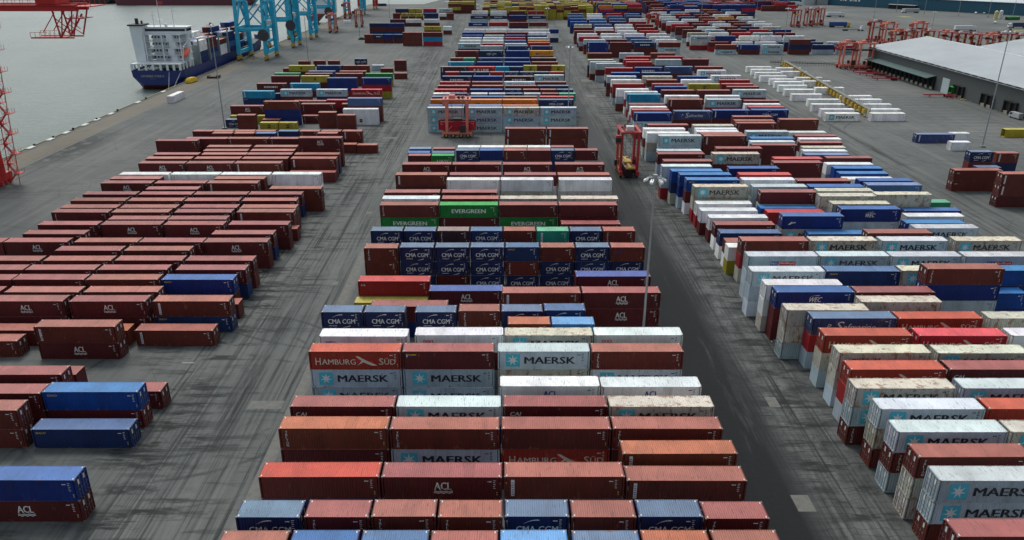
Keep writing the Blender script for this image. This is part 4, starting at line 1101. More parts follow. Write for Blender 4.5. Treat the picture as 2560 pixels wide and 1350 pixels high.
# ---------------------------------------------------------------- quay cranes
CY = M_('crane_blue_paint', (.02, .44, .64), rough=.45, dirt=.3, nscale=.3); CRD = M_('crane_red_paint', (.50, .012, .012), rough=.45, dirt=.3, nscale=.3)
XS, XL = -145.9, -131.0
def crane(label, Y, mat, trimm, group, hz=40, wid=17, arms=True, reel=True):
    t = empty('quay_crane', ((XS+XL)/2, Y, 0), 0, label, 'crane', group); g = (XL-XS)/2; w = wid/2
    for sx in (-1, 1):
        for sy in (-1, 1):
            b = MB(); b.quad_box([(sx*g-.95, sy*w-1.35, 3.2), (sx*g+.8, sy*w-1.2, 3.2), (sx*g+.8, sy*w+1.2, 3.2), (sx*g-.8, sy*w+1.2, 3.2),
                                  (sx*g-.6, sy*w*.72-.9, hz), (sx*g+.6, sy*w*.72-.9, hz), (sx*g+.6, sy*w*.72+.9, hz), (sx*g-.6, sy*w*.72+.9, hz)])
            b.build('leg', mat, t)
            b = MB(); b.box(sx*g-.45, sx*g+.45, sy*w-3.6, sy*w+3.6, 1.5, 2.4)
            for k in (-2.9, -1.0, 1.0, 2.9): b.box(sx*g-.35, sx*g+.35, sy*w+k-.7, sy*w+k+.7, .75, 1.5); b.tube((sx*g-.2, sy*w+k-.4, .42), (sx*g+.2, sy*w+k-.4, .42), .4, k=10, mi=1); b.tube((sx*g-.2, sy*w+k+.4, .42), (sx*g+.2, sy*w+k+.4, .42), .4, k=10, mi=1)
            b.box(sx*g-.7, sx*g+.7, sy*w-1, sy*w+1, 2.4, 3.2); b.build('wheel_bogie', [YELP, DKP], t)
        b = MB(); b.box(sx*g-.6, sx*g+.6, -w+.9, w-.9, 3.3, 5.2); b.build('sill_beam', mat, t)
        b = MB(); b.bar((sx*g, -w*.93, 17), (sx*g, w*.93, 17), 1.0, 1.4); b.bar((sx*g, -w*.9, 17.5), (sx*g, 0, 30), 1.0); b.bar((sx*g, w*.9, 17.5), (sx*g, 0, 30), 1.0); b.bar((sx*g, -w*.85, 9.8), (sx*g, w*.85, 9.8), .5); b.box(sx*g+.5, sx*g+2.1, w*.55, w*.8, 3, 30)
        b.bar((sx*g, -w*.78, 30.5), (sx*g, w*.78, 30.5), .8, 1.0); b.build('side_bracing', mat, t)
    for sy in (-1, 1):
        b = MB(); b.bar((-g, sy*w*.88, 16.2), (g, sy*w*.88, 16.2), 1.3, 1.7); b.build('portal_beam', mat, t)
        b = MB(); b.bar((-g, sy*w*.84, 17.5), (g, sy*w*.74, 34), .7); b.bar((g, sy*w*.84, 17.5), (0, sy*w*.8, 25.5), .6); b.build('diagonal_brace', mat, t)
    b = MB()
    for y in (-2.0, 2.0): b.box(-g-45, g+16, y-.5, y+.5, hz-1.6, hz+.2)
    for x in np.arange(-g-45, g+16, 6): b.box(x-.3, x+.3, -1.5, 1.5, hz-1.0, hz-.4)
    b.build('boom', mat, t)
    b = MB()
    for x in (-g, g): b.bar((x, -w*.7, hz-.5), (x, w*.7, hz-.5), 1.2, 1.4)
    b.bar((-g, -3, hz), (-g+3, 0, hz+22), .9); b.bar((-g, 3, hz), (-g+3, 0, hz+22), .9); b.bar((g, 0, hz), (-g+3, 0, hz+22), .8); b.bar((-g+3, 0, hz+22), (-g-38, 0, hz), .35)
    b.build('apex_frame', mat, t)
    b = MB(); b.box(g-4, g+8, -3.6, 3.6, hz+.3, hz+5); b.build('machinery_house', WHP, t)
    # stairs up one landward leg
    b = MB(); z = 3.2; s = 1
    while z < hz-6:
        b.bar((g+1.1, -w*.95-1.6*s, z), (g+1.1, -w*.95+1.6*s, z+3), .5, .15); b.box(g+.6, g+1.7, -w*.95+1.6*s-.7, -w*.95+1.6*s+.7, z+2.95, z+3.05)
        b.bar((g+1.6, -w*.95-1.6*s, z+1), (g+1.6, -w*.95+1.6*s, z+4), .06); z += 3; s = -s
    b.build('stairway', trimm, t)
    if reel:
        b = MB(); b.tube((g-.2, -w-1.2, 13.4), (g-.2, -w-.7, 13.4), 3.1, k=28); b.tube((g-.2, -w-1.3, 13.4), (g-.2, -w-1.2, 13.4), .8, k=12); b.build('cable_reel', M_('reel_dark', (.06, .055, .06)), t)
    b = MB(); b.box(-4.5, -2.5, -.5+2.8, 3.6, hz-4.6, hz-2.0); b.build('operator_cabin', WHP, t)
    b = MB(); b.box(g-2.4, g+.4, w*.85-4.2, w*.85-1.2, 17.2, 20); b.build('electrical_room', WHP, t); return t
_, Yc = P(600, 142)
crane('nearest large blue quay crane with a dark cable reel beside the blue ship', P(0, 148)[1]+6, CY, CY, 'blue quay cranes', wid=21)
crane('second blue quay crane along the ship, close behind the nearest one', P(0, 119)[1]+8, CY, DKP, 'blue quay cranes', reel=True)
crane('third blue quay crane from the front, beside red deck containers', P(0, 98)[1]+8, CY, CY, 'blue quay cranes', reel=False)
crane('fourth blue quay crane, in front of the white banded red hull', P(0, 75)[1]+8, CY, CY, 'blue quay cranes')
crane('farthest blue quay crane standing near the end of the quay', P(0, 38)[1]+8, CY, CY, 'blue quay cranes', reel=False)
crane('slim red quay crane far off between the quay end and small stacks', P(0, 22)[1], CRD, CRD, 'red quay cranes', reel=False)
# red crane at the left edge: lattice stair tower, back-reach girder, hanging maintenance platform
def red_crane():
    Y0 = 188.0; t = empty('lattice_quay_crane', ((XS+XL)/2, Y0, 0), 0, 'big red quay crane at the left picture edge with zigzag stairs and overhead girder', 'crane'); g = (XL-XS)/2; w = 8
    for sx in (-1, 1):
        for sy in (-1, 1):
            b = MB(); b.box(sx*g-.75, sx*g+.75, sy*w-.9, sy*w+.9, 3, 42.5); b.build('leg', CRD, t)
            b = MB(); b.box(sx*g-.5, sx*g+.5, sy*w-3.6, sy*w+3.6, 1.2, 3)
            for k in (-2.8, -1, 1, 2.8): b.tube((sx*g-.3, sy*w+k, .6), (sx*g+.3, sy*w+k, .6), .6, k=12)
            b.build('wheel_bogie', CRD, t)
        b = MB(); b.box(sx*g-.7, sx*g+.7, -w+.9, w-.9, 3.1, 5.0); b.bar((sx*g, -w, 18), (sx*g, w, 18), 1.2, 1.6); b.bar((sx*g, -w, 19), (sx*g, w, 42.5), .8); b.build('side_frame', CRD, t)
    for sy in (-1, 1):
        b = MB(); b.bar((-g, sy*w, 17.5), (g, sy*w, 17.5), 1.3, 1.8); b.bar((-g, sy*w, 18), (g, sy*w, 42.5), .8); b.build('portal_beam', CRD, t)
    # zigzag stair tower on the landward side
    b = MB(); z = .5; s = 1; n = 0
    while z < 41:
        x0 = g+1.3+z*.075
        ya, yb = -w-2.4*s, -w+2.4*s; zz = z+2.6
        b.bar((x0+2.0*(.5-s*.5), w+.8, z), (x0+2.0*(.5+s*.5)+.2, w+.8, zz), .7, .18); b.box(x0+2.0*(.5+s*.5)-.3, x0+2.0*(.5+s*.5)+1.7, w-.2, w+2.0, zz-.05, zz+.07)
        xx = x0+2.0*(.5+s*.5)
        for q in (-.3, .3, 1.0, 1.7): b.bar((xx+q, w-.2, zz), (xx+q, w-.2, zz+1.1), .06); b.bar((xx+q, w+2.0, zz), (xx+q, w+2.0, zz+1.1), .06)
        b.bar((xx-.3, w-.2, zz+1.1), (xx+1.7, w-.2, zz+1.1), .07); b.bar((x0+2.0*(.5-s*.5), w+1.7, z+1), (xx, w+1.7, zz+1), .06); b.bar((xx+1.2, w+1.5, zz), (g+.6, w+2.0, zz-2.0), .14)
        z = zz; s = -s
    for dx in (.2, 2.6): b.bar((g+dx+1.0, w+1.1, 0), (g+dx+4.0, w+1.1, 41), .14)
    b.build('stair_tower', CRD, t)
    zb = 45.5; b = MB(); xe = -97-(XS+XL)/2
    for y in (-2.4, 2.4): b.box(-g-48, xe, y-.45, y+.45, zb-1.3, zb+.2)
    for x in np.arange(-g-46, xe, 4): b.box(x-.25, x+.25, -2, 2, zb-1.0, zb-.5)
    for y in (-3.6, 3.6):
        for x in np.arange(-g-46, xe, 1.8): b.bar((x, y, zb), (x, y, zb+1.2), .07)
        b.bar((-g-46, y, zb+1.2), (xe, y, zb+1.2), .08); b.bar((-g-46, y, zb+.6), (xe, y, zb+.6), .05); b.box(-g-46, xe, *sorted((y, math.copysign(2.4, y))), zb-.06, zb)
    b.build('girder', CRD, t)
    b = MB(); b.box(xe-9, xe-4.5, -3, 3, zb+.25, zb+4); b.build('winch_house', CRD, t)
    b = MB()      # end platforms and hanging lattice basket
    b.box(xe-1, xe+3.6, -3.5, 3.5, zb-.4, zb-.2)
    for q in np.arange(xe-1, xe+3.7, 1.15): b.bar((q, -3.5, zb-.2), (q, -3.5, zb+1.0), .08); b.bar((q, 3.5, zb-.2), (q, 3.5, zb+1.0), .08)
    b.bar((xe-1, -3.5, zb+1.0), (xe+3.6, -3.5, zb+1.0), .09); b.build('end_platform', CRD, t)
    b = MB(); z1 = zb-7.1; xa = xe-6.2
    for y in (-2.2, 2.2):
        pts = [(xa-3.0, y, zb-1.2), (xa-1.5, y, z1), (xa+2.8, y, z1), (xe-.5, y, zb-1.2)]
        b.bar((xe-6, y, zb-1.2), (xe-5.2, y, z1), .28); b.bar((xe-3.8, y, zb-1.2), (xe-5.0, y, z1), .22); b.bar((xe-.2, y, zb-1.2), (xe-2.2, y, z1+.3), .26); b.bar((xe-5.0, y, z1+.2), (xe-1.6, y, zb-2.2), .3)
        b.bar((xe-6, y, zb-2.6), (xe-2.6, y, z1+1.5), .16); b.bar((xe-9, y, z1+1.2), (xe-5.6, y, zb-1.6), .16); b.bar((xe-5.4, y, z1+2.6), (xe-2, y, z1+.2), .16)
        b.box(xe-12.2, xe-2.2, *sorted((y, y+.2)), z1-.25, z1+.05)
        for q in np.arange(xe-12.2, xe-5.4, 1.1): b.bar((q, y, z1), (q, y, z1+1.1), .07)
        b.bar((xe-12.2, y, z1+1.1), (xe-8.2, y, z1+1.1), .07)
    b.box(xe-12.2, xe-5, -2.2, 2.2, z1-.2, z1-.1); b.box(xe-3.2, xe+.8, -2.4, 2.4, zb-3.0, zb-2.85)
    for q in np.arange(xe-3.2, xe+.9, 1.0): b.bar((q, -2.4, zb-2.9), (q, -2.4, zb-1.9), .07)
    b.build('hanging_platform', CRD, t)
red_crane()
# ---------------------------------------------------------------- light masts
MSTL = M_('mast_steel', (.34, .37, .38), rough=.4, metal=.4, dirt=.2); LMP = M_('lamp_housing', (.80, .82, .82), rough=.4, dirt=.05)
def mast(label, x, v, zt, X=None, heads=6, dark=False):
    px, py = P(x, v) if X is None else (X, v)
    t = empty('light_mast', (px, py, 0), 0, label, 'light mast', 'tall light masts of the yard')
    b = MB(); b.tube((0, 0, .5), (0, 0, zt), .21, .11, k=12); b.build('pole', DKP if dark == 2 else MSTL, t)
    b = MB(); b.box(-.7, .7, -.7, .7, 0, .5); b.build('base', GRYP, t)
    b = MB(); b.tube((0, 0, zt-.3), (0, 0, zt+.5), .32, k=10)
    for i in range(heads): a = 2*math.pi*i/heads; b.bar((0, 0, zt), (1.2*math.cos(a), 1.2*math.sin(a), zt), .09)
    b.build('headframe', DKP if dark else MSTL, t)
    for i in range(heads):
        a = 2*math.pi*i/heads; c, s = math.cos(a), math.sin(a); b = MB(); r0, r1 = .95, 1.5; q = .22
        b.quad_box([(r0*c-q*s, r0*s+q*c, zt-.25), (r1*c-q*s, r1*s+q*c, zt-.5), (r1*c+q*s, r1*s-q*c, zt-.5), (r0*c+q*s, r0*s-q*c, zt-.25),
                    (r0*c-q*s, r0*s+q*c, zt+.05), (r1*c-q*s, r1*s+q*c, zt-.22), (r1*c+q*s, r1*s-q*c, zt-.22), (r0*c+q*s, r0*s-q*c, zt+.05)])
        b.build('lamp', LMP, t)
mast('nearest tall grey light mast with six white lamps between middle block and black lane', 0, 101.6, 28.7, X=20.6)
mast('light mast rising beside the triple grey stacks with three white lamps in the lane', 1419, 322, 27.5)
mast('thin light mast at the right end of the middle block, farther than the grey stacks', 1366, 146, 27)
mast('thin light mast before the farthest rows of the middle block', 1340, 62, 27)
mast('light mast at the quay side with a dark head above the blue ship', 562, 322, 34.5, dark=1)
mast('light mast standing on the left road behind the mint green container', 771, 152, 27)
mast('light mast on a small base left of the far left stacks', 900, 98, 27)
mast('light mast at the head of the white reefer rows', 1952, 165, 29)
mast('tall leaning looking light mast between truck park and warehouse docks at right', 2455, 368, 35, dark=1)
mast('distant light mast among the far right stacks', 1750, 72, 27)
mast('distant light mast rising from the far yellow and blue stacks', 1684, 26, 27)
mast('distant light mast on the open asphalt below the blue shed', 2184, 44, 27)
mast('short pale blue light mast beyond the first warehouse roof peak', 2328, 78, 14)
mast('distant light mast at the end of the quay road', 974, 44, 27)
for i, x in enumerate((2240, 2310, 2395, 2470, 2530)): mast('%s slim light mast from the left along the blue shed' % ['first', 'second', 'third', 'fourth', 'fifth'][i], x, 30+i*4, 24)
# ---------------------------------------------------------------- feeder ship at the quay
SB = M_('hull_blue_paint', (.008, .024, .16), rough=.4, dirt=.25, nscale=.15); SW = M_('ship_white_paint', (.72, .77, .80), rough=.45, dirt=.22, nscale=.25)
SR = M_('hull_red_paint', (.22, .03, .03), rough=.6); ORG = M_('lifeboat_orange', (.75, .14, .08), rough=.4, dirt=.1); DCK = M_('deck_green_grey', (.10, .14, .14), rough=.8)
def ship():
    t = empty('container_ship', (-162, 372, -4.5), 0, 'blue and white container ship moored stern first at the quay, white deckhouse aft', 'ship')
    # hull by stations along y: (y, half width at deck, half width at waterline, keel z)
    st = [(-3.0, 11.6, 6.5, 2.6), (0, 12.2, 8.6, 1.0), (6, 12.4, 11.2, -1), (16, 12.5, 12.3, -1), (110, 12.5, 12.3, -1), (128, 11.2, 8.0, -1), (140, 7.5, 3.0, -1), (148, 1.0, .2, -1)]
    b = MB(); hz = 9.2
    for y, a, w, k in st:
        zt = hz if y < 120 else hz+1.5; b.v += [(-a, y, zt), (-(a*.97), y, (zt+k)*.45+1), (-w, y, k), (w, y, k), (a*.97, y, (zt+k)*.45+1), (a, y, zt)]
    for i in range(len(st)-1):
        for j in range(5): p = 6*i+j; b.f.append((p, p+1, p+7, p+6)); b.mi.append(1 if j == 2 else 0)
    b.f.append((5, 4, 3, 2, 1, 0)); b.mi.append(0); n = 6*(len(st)-1)
    b.build('hull', [SB, SR], t)
    b = MB(); 
    for i in range(len(st)-1):
        y0, a0 = st[i][:2]; y1, a1 = st[i+1][:2]; n = len(b.v); b.v += [(-a0*.985, y0, hz-1.1), (a0*.985, y0, hz-1.1), (a1*.985, y1, hz-1.1), (-a1*.985, y1, hz-1.1)]; b.f.append((n, n+1, n+2, n+3)); b.mi.append(0)
    b.build('deck', DCK, t)
    b = MB(); # white stern bulwark frames and mooring deck
    for x in (-11.3, -8.0, -4.6, -1.3, 2.2, 5.4, 8.4, 11.3): b.box(x-.5, x+.5, -2.8, -2.2, hz, hz+2.6)
    b.box(-11.6, 11.6, -2.8, 4, hz+2.6, hz+3.0)
    for y in (1, 5, 9, 13): b.box(11.2, 11.8, y-.4, y+.4, hz, hz+3); b.box(-11.8, -11.2, y-.4, y+.4, hz, hz+3)
    b.build('mooring_deck', SW, t)
    b = MB()
    for k in range(26): b.bar((-11.5+k*.92, -2.7, hz+3.0), (-11.5+k*.92, -2.7, hz+4.0), .06)
    b.bar((-11.5, -2.7, hz+4.0), (11.5, -2.7, hz+4.0), .09); b.bar((-11.5, -2.7, hz+3.5), (11.5, -2.7, hz+3.5), .05); b.build('stern_railing', SW, t)
    b = MB(); z = hz; lv = []
    for k in range(5):          # accommodation, each deck with its overhanging edge
        b.box(-4.2, 7.6, 8.5, 17, z, z+2.95); b.box(7.6, 10.4, 12.5, 17, z, z+2.95); b.box(-6.2, -5.8, 3.9, 4.3, z, z+2.9); b.box(1.8, 2.2, 3.9, 4.3, z, z+2.9); b.box(10.2, 10.6, 3.9, 4.3, z, z+2.9); b.box(3.5+k%2, 6.5+k%2, 5.5, 8.5, z, z+2.95)
        b.box(-6.6, 10.8, 3.6+k*.5, 17.4, z+2.9, z+3.1); z += 3.05
    dh = b.build('deckhouse', SW, t); top = z
    b = MB()
    for k in range(5):
        for i in range(9): x = -4.6+i*1.55; b.box(x, x+.8, 8.42, 8.49, hz+3.05*k+1.2, hz+3.05*k+2.1)
        for i in range(4): b.box(7.61, 7.66, 8.8+i*.9, 9.3+i*.9, hz+3.05*k+1.2, hz+3.05*k+2.1)
    b.build('deckhouse_windows', GLS, dh)
    b = MB()
    for k in range(5):
        zz = hz+3.05*k+3.1
        for i in range(16): b.bar((-6.5+i*1.14, 3.7+k*.5, zz), (-6.5+i*1.14, 3.7+k*.5, zz+1), .05)
        b.bar((-6.5, 3.7+k*.5, zz+1), (10.7, 3.7+k*.5, zz+1), .07); b.bar((10.7, 3.7, zz+1), (10.7, 17, zz+1), .07)
        s = 1 if k % 2 else -1; b.bar((2-2.2*s, 6.2, zz-3.05), (2+2.2*s, 6.2, zz), .8, .15)
    b.build('railings', SW, t)
    b = MB(); b.box(-9.5, 12.4, 8, 15, top, top+3.0); b.box(-12.4, 12.6, 9.5, 13.8, top-.1, top+.1); b.box(-13, 13.2, 7.4, 15.4, top+3.0, top+3.3); br = b.build('bridge', SW, t)
    b = MB(); b.box(-9, 12, 7.93, 7.98, top+1.3, top+2.4); b.box(12.41, 12.46, 8.5, 14.5, top+1.3, top+2.4); b.build('bridge_windows', GLS, br)
    b = MB(); b.prism([(-11.4, hz+3), (-6.8, hz+3), (-6.8, top+4), (-12.2, top+4)], 'y', 4, 11); b.build('funnel', SW, t)
    b = MB(); b.box(-12.8, -6.0, 3.4, 11.6, top+4, top+4.7); b.tube((-9.6, 7, top+4.7), (-9.6, 7, top+7.2), .8, k=10); b.tube((-8.0, 8.5, top+4.7), (-8.0, 8.5, top+6), .5, k=8); b.build('funnel_cap', DKP, t)
    b = MB()
    for x, zt in ((0, 12), (6.4, 9.5), (-3, 7)): b.tube((x, 10, top+3.3), (x, 10, top+3.3+zt), .28, .1, k=8); b.bar((x-1.4, 10, top+3.3+zt*.7), (x+1.4, 10, top+3.3+zt*.7), .15)
    b.box(-1.5, 1.5, 9, 11, top+6.2, top+6.5); b.tube((3, 9, top+3.3), (3, 9, top+4.6), .7, .7, k=10); b.build('radar_mast', SW, t)
    b = MB(); b.box(.2, 2.6, 9.98, 10.02, top+13.2, top+14.6); b.build('flag', M_('flag_red', (.55, .03, .04)), t)
    b = MB(); b.bar((11.2, 2.2, hz+3), (12.3, 2.2, hz+10), .35); b.bar((11.2, 10, hz+3), (12.3, 10, hz+12.5), .35); b.bar((12.3, 2.2, hz+10), (12.3, 10, hz+12.5), .35); b.build('lifeboat_davit', SW, t)
    b = MB(); a = Vector((11.8, 2.6, hz+5.6)); c = Vector((11.8, 9.4, hz+8.6)); d = (c-a).normalized()
    pr = [(0, .3), (.12, 1.0), (.35, 1.35), (.7, 1.35), (.9, 1.0), (1, .35)]
    for (u0, r0), (u1, r1) in zip(pr, pr[1:]): b.tube(a+(c-a)*u0, a+(c-a)*u1, r0, r1, k=12)
    b.build('lifeboat', ORG, t)
    b = MB()
    for y in (21, 35.5, 50, 64.5, 79): b.box(-12.4, 12.4, y, y+.5, hz-1, hz+8.5); b.box(12.0, 12.5, y-.2, y+.7, hz, hz+12)
    b.build('lashing_bridge', M_('lashing_grey', (.25, .30, .31)), t)
    m = Mark(); m.T('CATHERINE SCHULTE', -7.5, 6.1, 3.6, 7.15, 0, .03); m.T('LIMASSOL', -3.2, 5.2, -.4, 5.6, 0, .02)
    me = bpy.data.meshes.new('ship_name'); me.from_pydata([(u, -3.0+(-.12) - (9.2-w)*.0, w) for u, w, _ in m.v], [], m.f); me.materials.append(M_WHT)
    link('name_lettering', me, t)
    for k, (x, y) in enumerate(((11.5, -2.8), (6, -2.9))):
        b = MB(); b.bar((x, y, hz-.5), (QX+162+1.2, -22-k*6, 4.7), .12); b.build('mooring_rope', M_('rope', (.3, .32, .33)), t)
ship()
rng = random.Random(21); k = 0
SC = 'NBbwNBgBNs'
nm6 = ['first', 'second', 'third', 'fourth', 'fifth', 'sixth']
for bay in range(6):
    y0 = 21.8+bay*14.5
    for row in range(9):
        hgt = [3, 3, 4, 4, 5, 5, 4, 4, 4][row] - (1 if bay in (2, 4) else 0)
        x = -162-11.9+row*2.66; cc = []
        vis = row >= 6
        for q in range(hgt):
            c = 'w' if (bay == 0 and row == 8 and q >= hgt-2) or (bay == 1 and q == hgt-1 and row in (4, 5)) else rng.choice(SC)
            if bay == 0 and row < 7 : c = rng.choice('Bgs')
            lb = None
            side = 'quay side row' if row == 8 else 'row %s from quay' % nword(9-row)
            lb = '%s ship container, %s bay from deckhouse, %s, layer %s' % (CC[c][3], nm6[bay], side, nword(q+1))
            if q < hgt-1 and row < 8 and not (bay == 0): continue
            if q < hgt-2 and bay == 0 and row < 8: continue
            make_container(lb, 12.19, 2.6, c, '', x+1.2, 372+y0+6.2, -4.5+9.2+.1+q*2.6 if row == 8 or bay == 0 and False else -4.5+9.3+q*2.6, 1, True, random.Random(k), R(90), 'containers stowed on the blue ship'); k += 1
# hatch covers carry the inner rows
# ---------------------------------------------------------------- warehouse with two gables
RF = M_('warehouse_roof_metal', (.38, .42, .44), rough=.5, dirt=.35, nscale=.06)
_n, _l = RF.node_tree.nodes, RF.node_tree.links; _g = _n.new('ShaderNodeTexCoord'); _w = N(_n, 'ShaderNodeTexWave'); _w.bands_direction = 'Y'; _w.inputs['Scale'].default_value = .5
_l.new(_g.outputs['Object'], _w.inputs['Vector']); _b = _n.new('ShaderNodeBump'); _b.inputs['Strength'].default_value = .6; _b.inputs['Distance'].default_value = .12; _l.new(_w.outputs[0], _b.inputs['Height']); _l.new(_b.outputs[0], _n['Principled BSDF'].inputs['Normal']); WL = M_('warehouse_wall_cladding', (.07, .08, .082), rough=.7, dirt=.3, nscale=.2)
GRN = M_('warehouse_canopy_green', (.05, .10, .10), rough=.6); DOORL = M_('roller_door_pale', (.42, .50, .52), rough=.6, dirt=.2); BUMP = M_('dock_shelter_black', (.012, .012, .013), rough=.9)
wh = empty('warehouse', (189, 322, 0), 0, 'long grey warehouse with pale twin gabled roof and black loading docks', 'warehouse')
y0, y1, e = -110, 90, 10.6; wid = 56.5; pk = 15.3
for k in range(3):
    x0 = k*wid; b = MB(); ov = .9
    b.prism([(x0-(ov if k == 0 else 0), e-.12), (x0+wid/2, pk), (x0+wid/2, pk+.25), (x0-(ov if k == 0 else 0), e+.15)], 'y', y0-ov, y1+ov); b.build('roof', RF, wh)
    b = MB(); b.prism([(x0+wid/2, pk), (x0+wid, e-.12), (x0+wid, e+.15), (x0+wid/2, pk+.25)], 'y', y0-ov, y1+ov); b.build('roof', RF, wh)
    b = MB(); b.prism([(x0, 0), (x0+wid, 0), (x0+wid, e-.3), (x0+wid/2, pk-.2), (x0, e-.3)], 'y', y1-.3, y1); b.prism([(x0, 0), (x0+wid, 0), (x0+wid, e-.3), (x0+wid/2, pk-.2), (x0, e-.3)], 'y', y0, y0+.3); b.build('gable_wall', WL, wh)
    b = MB(); b.tube((x0+wid/2, y0-ov, pk+.25), (x0+wid/2, y1+ov, pk+.25), .25, k=8); b.build('ridge_cap', M_('ridge_pale', (.62, .65, .66)), wh)
b = MB(); b.box(0, .3, y0+.3, y1-.3, 0, e-.3); b.build('side_wall', WL, wh)
b = MB()
for y in np.arange(y0, y1, 5.6): b.box(-1.15, -.95, y, y+3.0, e-.35, e+.05)
b.build('gutter', BUMP, wh)
b = MB(); b.box(-1.16, -.93, y0, y1, e-.6, e-.37); b.build('eaves_trim', RF, wh)
b = MB(); b.prism([(-4.2, 4.9), (0, 5.9), (0, 6.1), (-4.2, 5.1)], 'y', 22, 86); b.build('canopy', GRN, wh)
docks = [84-i*4.3 for i in range(15)]+[4.5, .5, -16, -20, -31, -35, -47, -51, -55]
for y in docks:
    f = MB(); f.box(-.9, 0, y-1.9, y-1.5, .4, 4.6); f.box(-.9, 0, y+1.5, y+1.9, .4, 4.6); f.box(-.9, 0, y-1.9, y+1.9, 4.6, 5.0); f.box(-.05, -.01, y-1.5, y+1.5, 1.2, 4.6); o = f.build('dock_shelter', BUMP, wh)
    f = MB(); f.box(-.6, -.06, y-1.4, y+1.4, 0, 1.15); f.build('dock_leveller', M_('dock_concrete', (.30, .28, .22)), o)
for y in (13.5, -66, -92):
    b = MB(); b.box(-.12, -.01, y-2.8, y+2.8, 0, 6.2); o = b.build('roller_door', DOORL, wh)
for y in (-60.5, -78): 
    b = MB(); b.box(-.08, -.01, y-.6, y+.6, 0, 2.3); b.build('side_door', BUMP, wh)
# rubbish and straw like heaps of yellow dunnage at the docks
for i, (x, v, s) in enumerate(((2336, 216, 2.6), (2358, 219, 1.8), (2418, 250, 2.4), (2436, 254, 2.0))):
    X, Y = P(x, v); b = MB(); r2 = random.Random(i)
    for j in range(26): a = r2.uniform(0, 6.3); r = r2.uniform(0, s); h = .1+r2.uniform(0, .5)*(1-r/s/1.3); q = r2.uniform(0, 3.1); px, py = r*math.cos(a), r*math.sin(a)*1.3; b.bar((px-1.2*math.cos(q), py-1.2*math.sin(q), h), (px+1.2*math.cos(q), py+1.2*math.sin(q), h+.2), .25, .12)
    o = b.build('timber_heap', M_('yellow_timber', (.40, .36, .18)), None, (X, Y, 0)); tag(o, 'heap of yellow timber at the docks, %s of four from the left' % nm6[i], 'timber heap', 'timber heaps by the docks', 'stuff')
for x, v, lb in ((2486, 268, 'white rounded van parked by the dock wall left of the pale door'), (2538, 296, 'silver van parked beside the pale roller door at right')):
    X, Y = P(x, v); car(lb, X, Y, R(95), 'w' if x < 2500 else 's', True)
# ---------------------------------------------------------------- long blue shed
XA, YA = P(1885, 2); XB, YB = P(2590, 41)
L = math.hypot(XB-XA, YB-YA); a = math.atan2(YB-YA, XB-XA)
bs = empty('storage_shed', (XA, YA, 0), a, 'long dark blue shed with pale roof across the top right', 'shed')
SHB = M_('shed_blue_cladding', (.02, .10, .16), rough=.6, dirt=.25, nscale=.05); SHR = M_('shed_roof_pale', (.52, .57, .58), rough=.6, dirt=.2, nscale=.03)
b = MB(); b.box(0, L, 0, 60, 0, 10.5); b.build('wall', SHB, bs)
b = MB(); b.prism([(-1, 10.6), (30, 14.5), (61, 10.6), (61, 10.9), (30, 14.8), (-1, 10.9)], 'x', -1, L+1); b.build('roof', SHR, bs)
b = MB()
for x in np.arange(6, L, 22): b.box(x, x+.4, -.3, 0, 0, 10.5)
b.build('wall_ribs', M_('shed_rib', (.05, .18, .25)), bs)
b = MB(); b.box(L*.55, L*.55+26, -6, -.05, 0, 4); b.box(L*.55-.5, L*.55+26.5, -6.4, -.05, 4.05, 4.4, 1); b.build('lean_to', [BUMP, SHR], bs)
m = Mark(); [m.R(a, 0, a+w, 3.2, 0) for a, w in ((0, 2), (3, 1), (5, 2.4), (10, 3), (14, 1), (16, 2.5), (20, 2))]; me = bpy.data.meshes.new('sign'); me.from_pydata([(L*.36+u, -.06, 5+w) for u, w, _ in m.v], [], m.f); me.materials.append(M_WHT); link('wall_lettering', me, bs)
X, Y = P(2020, 12); tk = empty('grey_tank_building', (X, Y, 0), 0, 'round pale grey tank and block left of the blue shed', 'tank')
b = MB(); b.tube((0, 0, 0), (0, 0, 9), 7, k=28); b.tube((0, 0, 9), (0, 0, 10.5), 7, 1.5, k=28); b.build('tank_shell', M_('tank_grey', (.35, .40, .41)), tk)
b = MB(); b.box(8, 20, -4, 6, 0, 7); b.box(7.6, 20.4, -4.4, 6.4, 7.02, 7.4); b.build('pump_house', M_('pump_house_grey', (.25, .30, .30)), tk)
# ---------------------------------------------------------------- reefer rack between the white rows
X0, Y0 = P(2166, 293); X1, Y1 = P(1960, 168)
L = math.hypot(X1-X0, Y1-Y0); a = math.atan2(Y1-Y0, X1-X0)
rk = empty('reefer_rack', (X0, Y0, 0), a, 'long yellow and grey power rack running between the white container rows', 'rack')
b = MB(); b.box(0, L, -.8, .8, 3.2, 3.35)
for y in (-.8, .8): b.bar((0, y, 4.3), (L, y, 4.3), .07); [b.bar((x, y, 3.35), (x, y, 4.3), .06) for x in np.arange(0, L, 2)]
b.build('walkway', M_('walkway_grey', (.22, .23, .20)), rk)
b = MB()
for x in np.arange(.4, L, 4.6):
    for y in (-1.0, 1.0): b.box(x-.12, x+.12, y-.12, y+.12, 0, 3.2)
b.build('posts', YELP, rk)
for i, x in enumerate(np.arange(1.2, L, 4.6)):
    b = MB(); b.box(x, x+1.5, -1.1, 1.1, 1.0, 2.6); b.build('socket_box', YELP, rk)
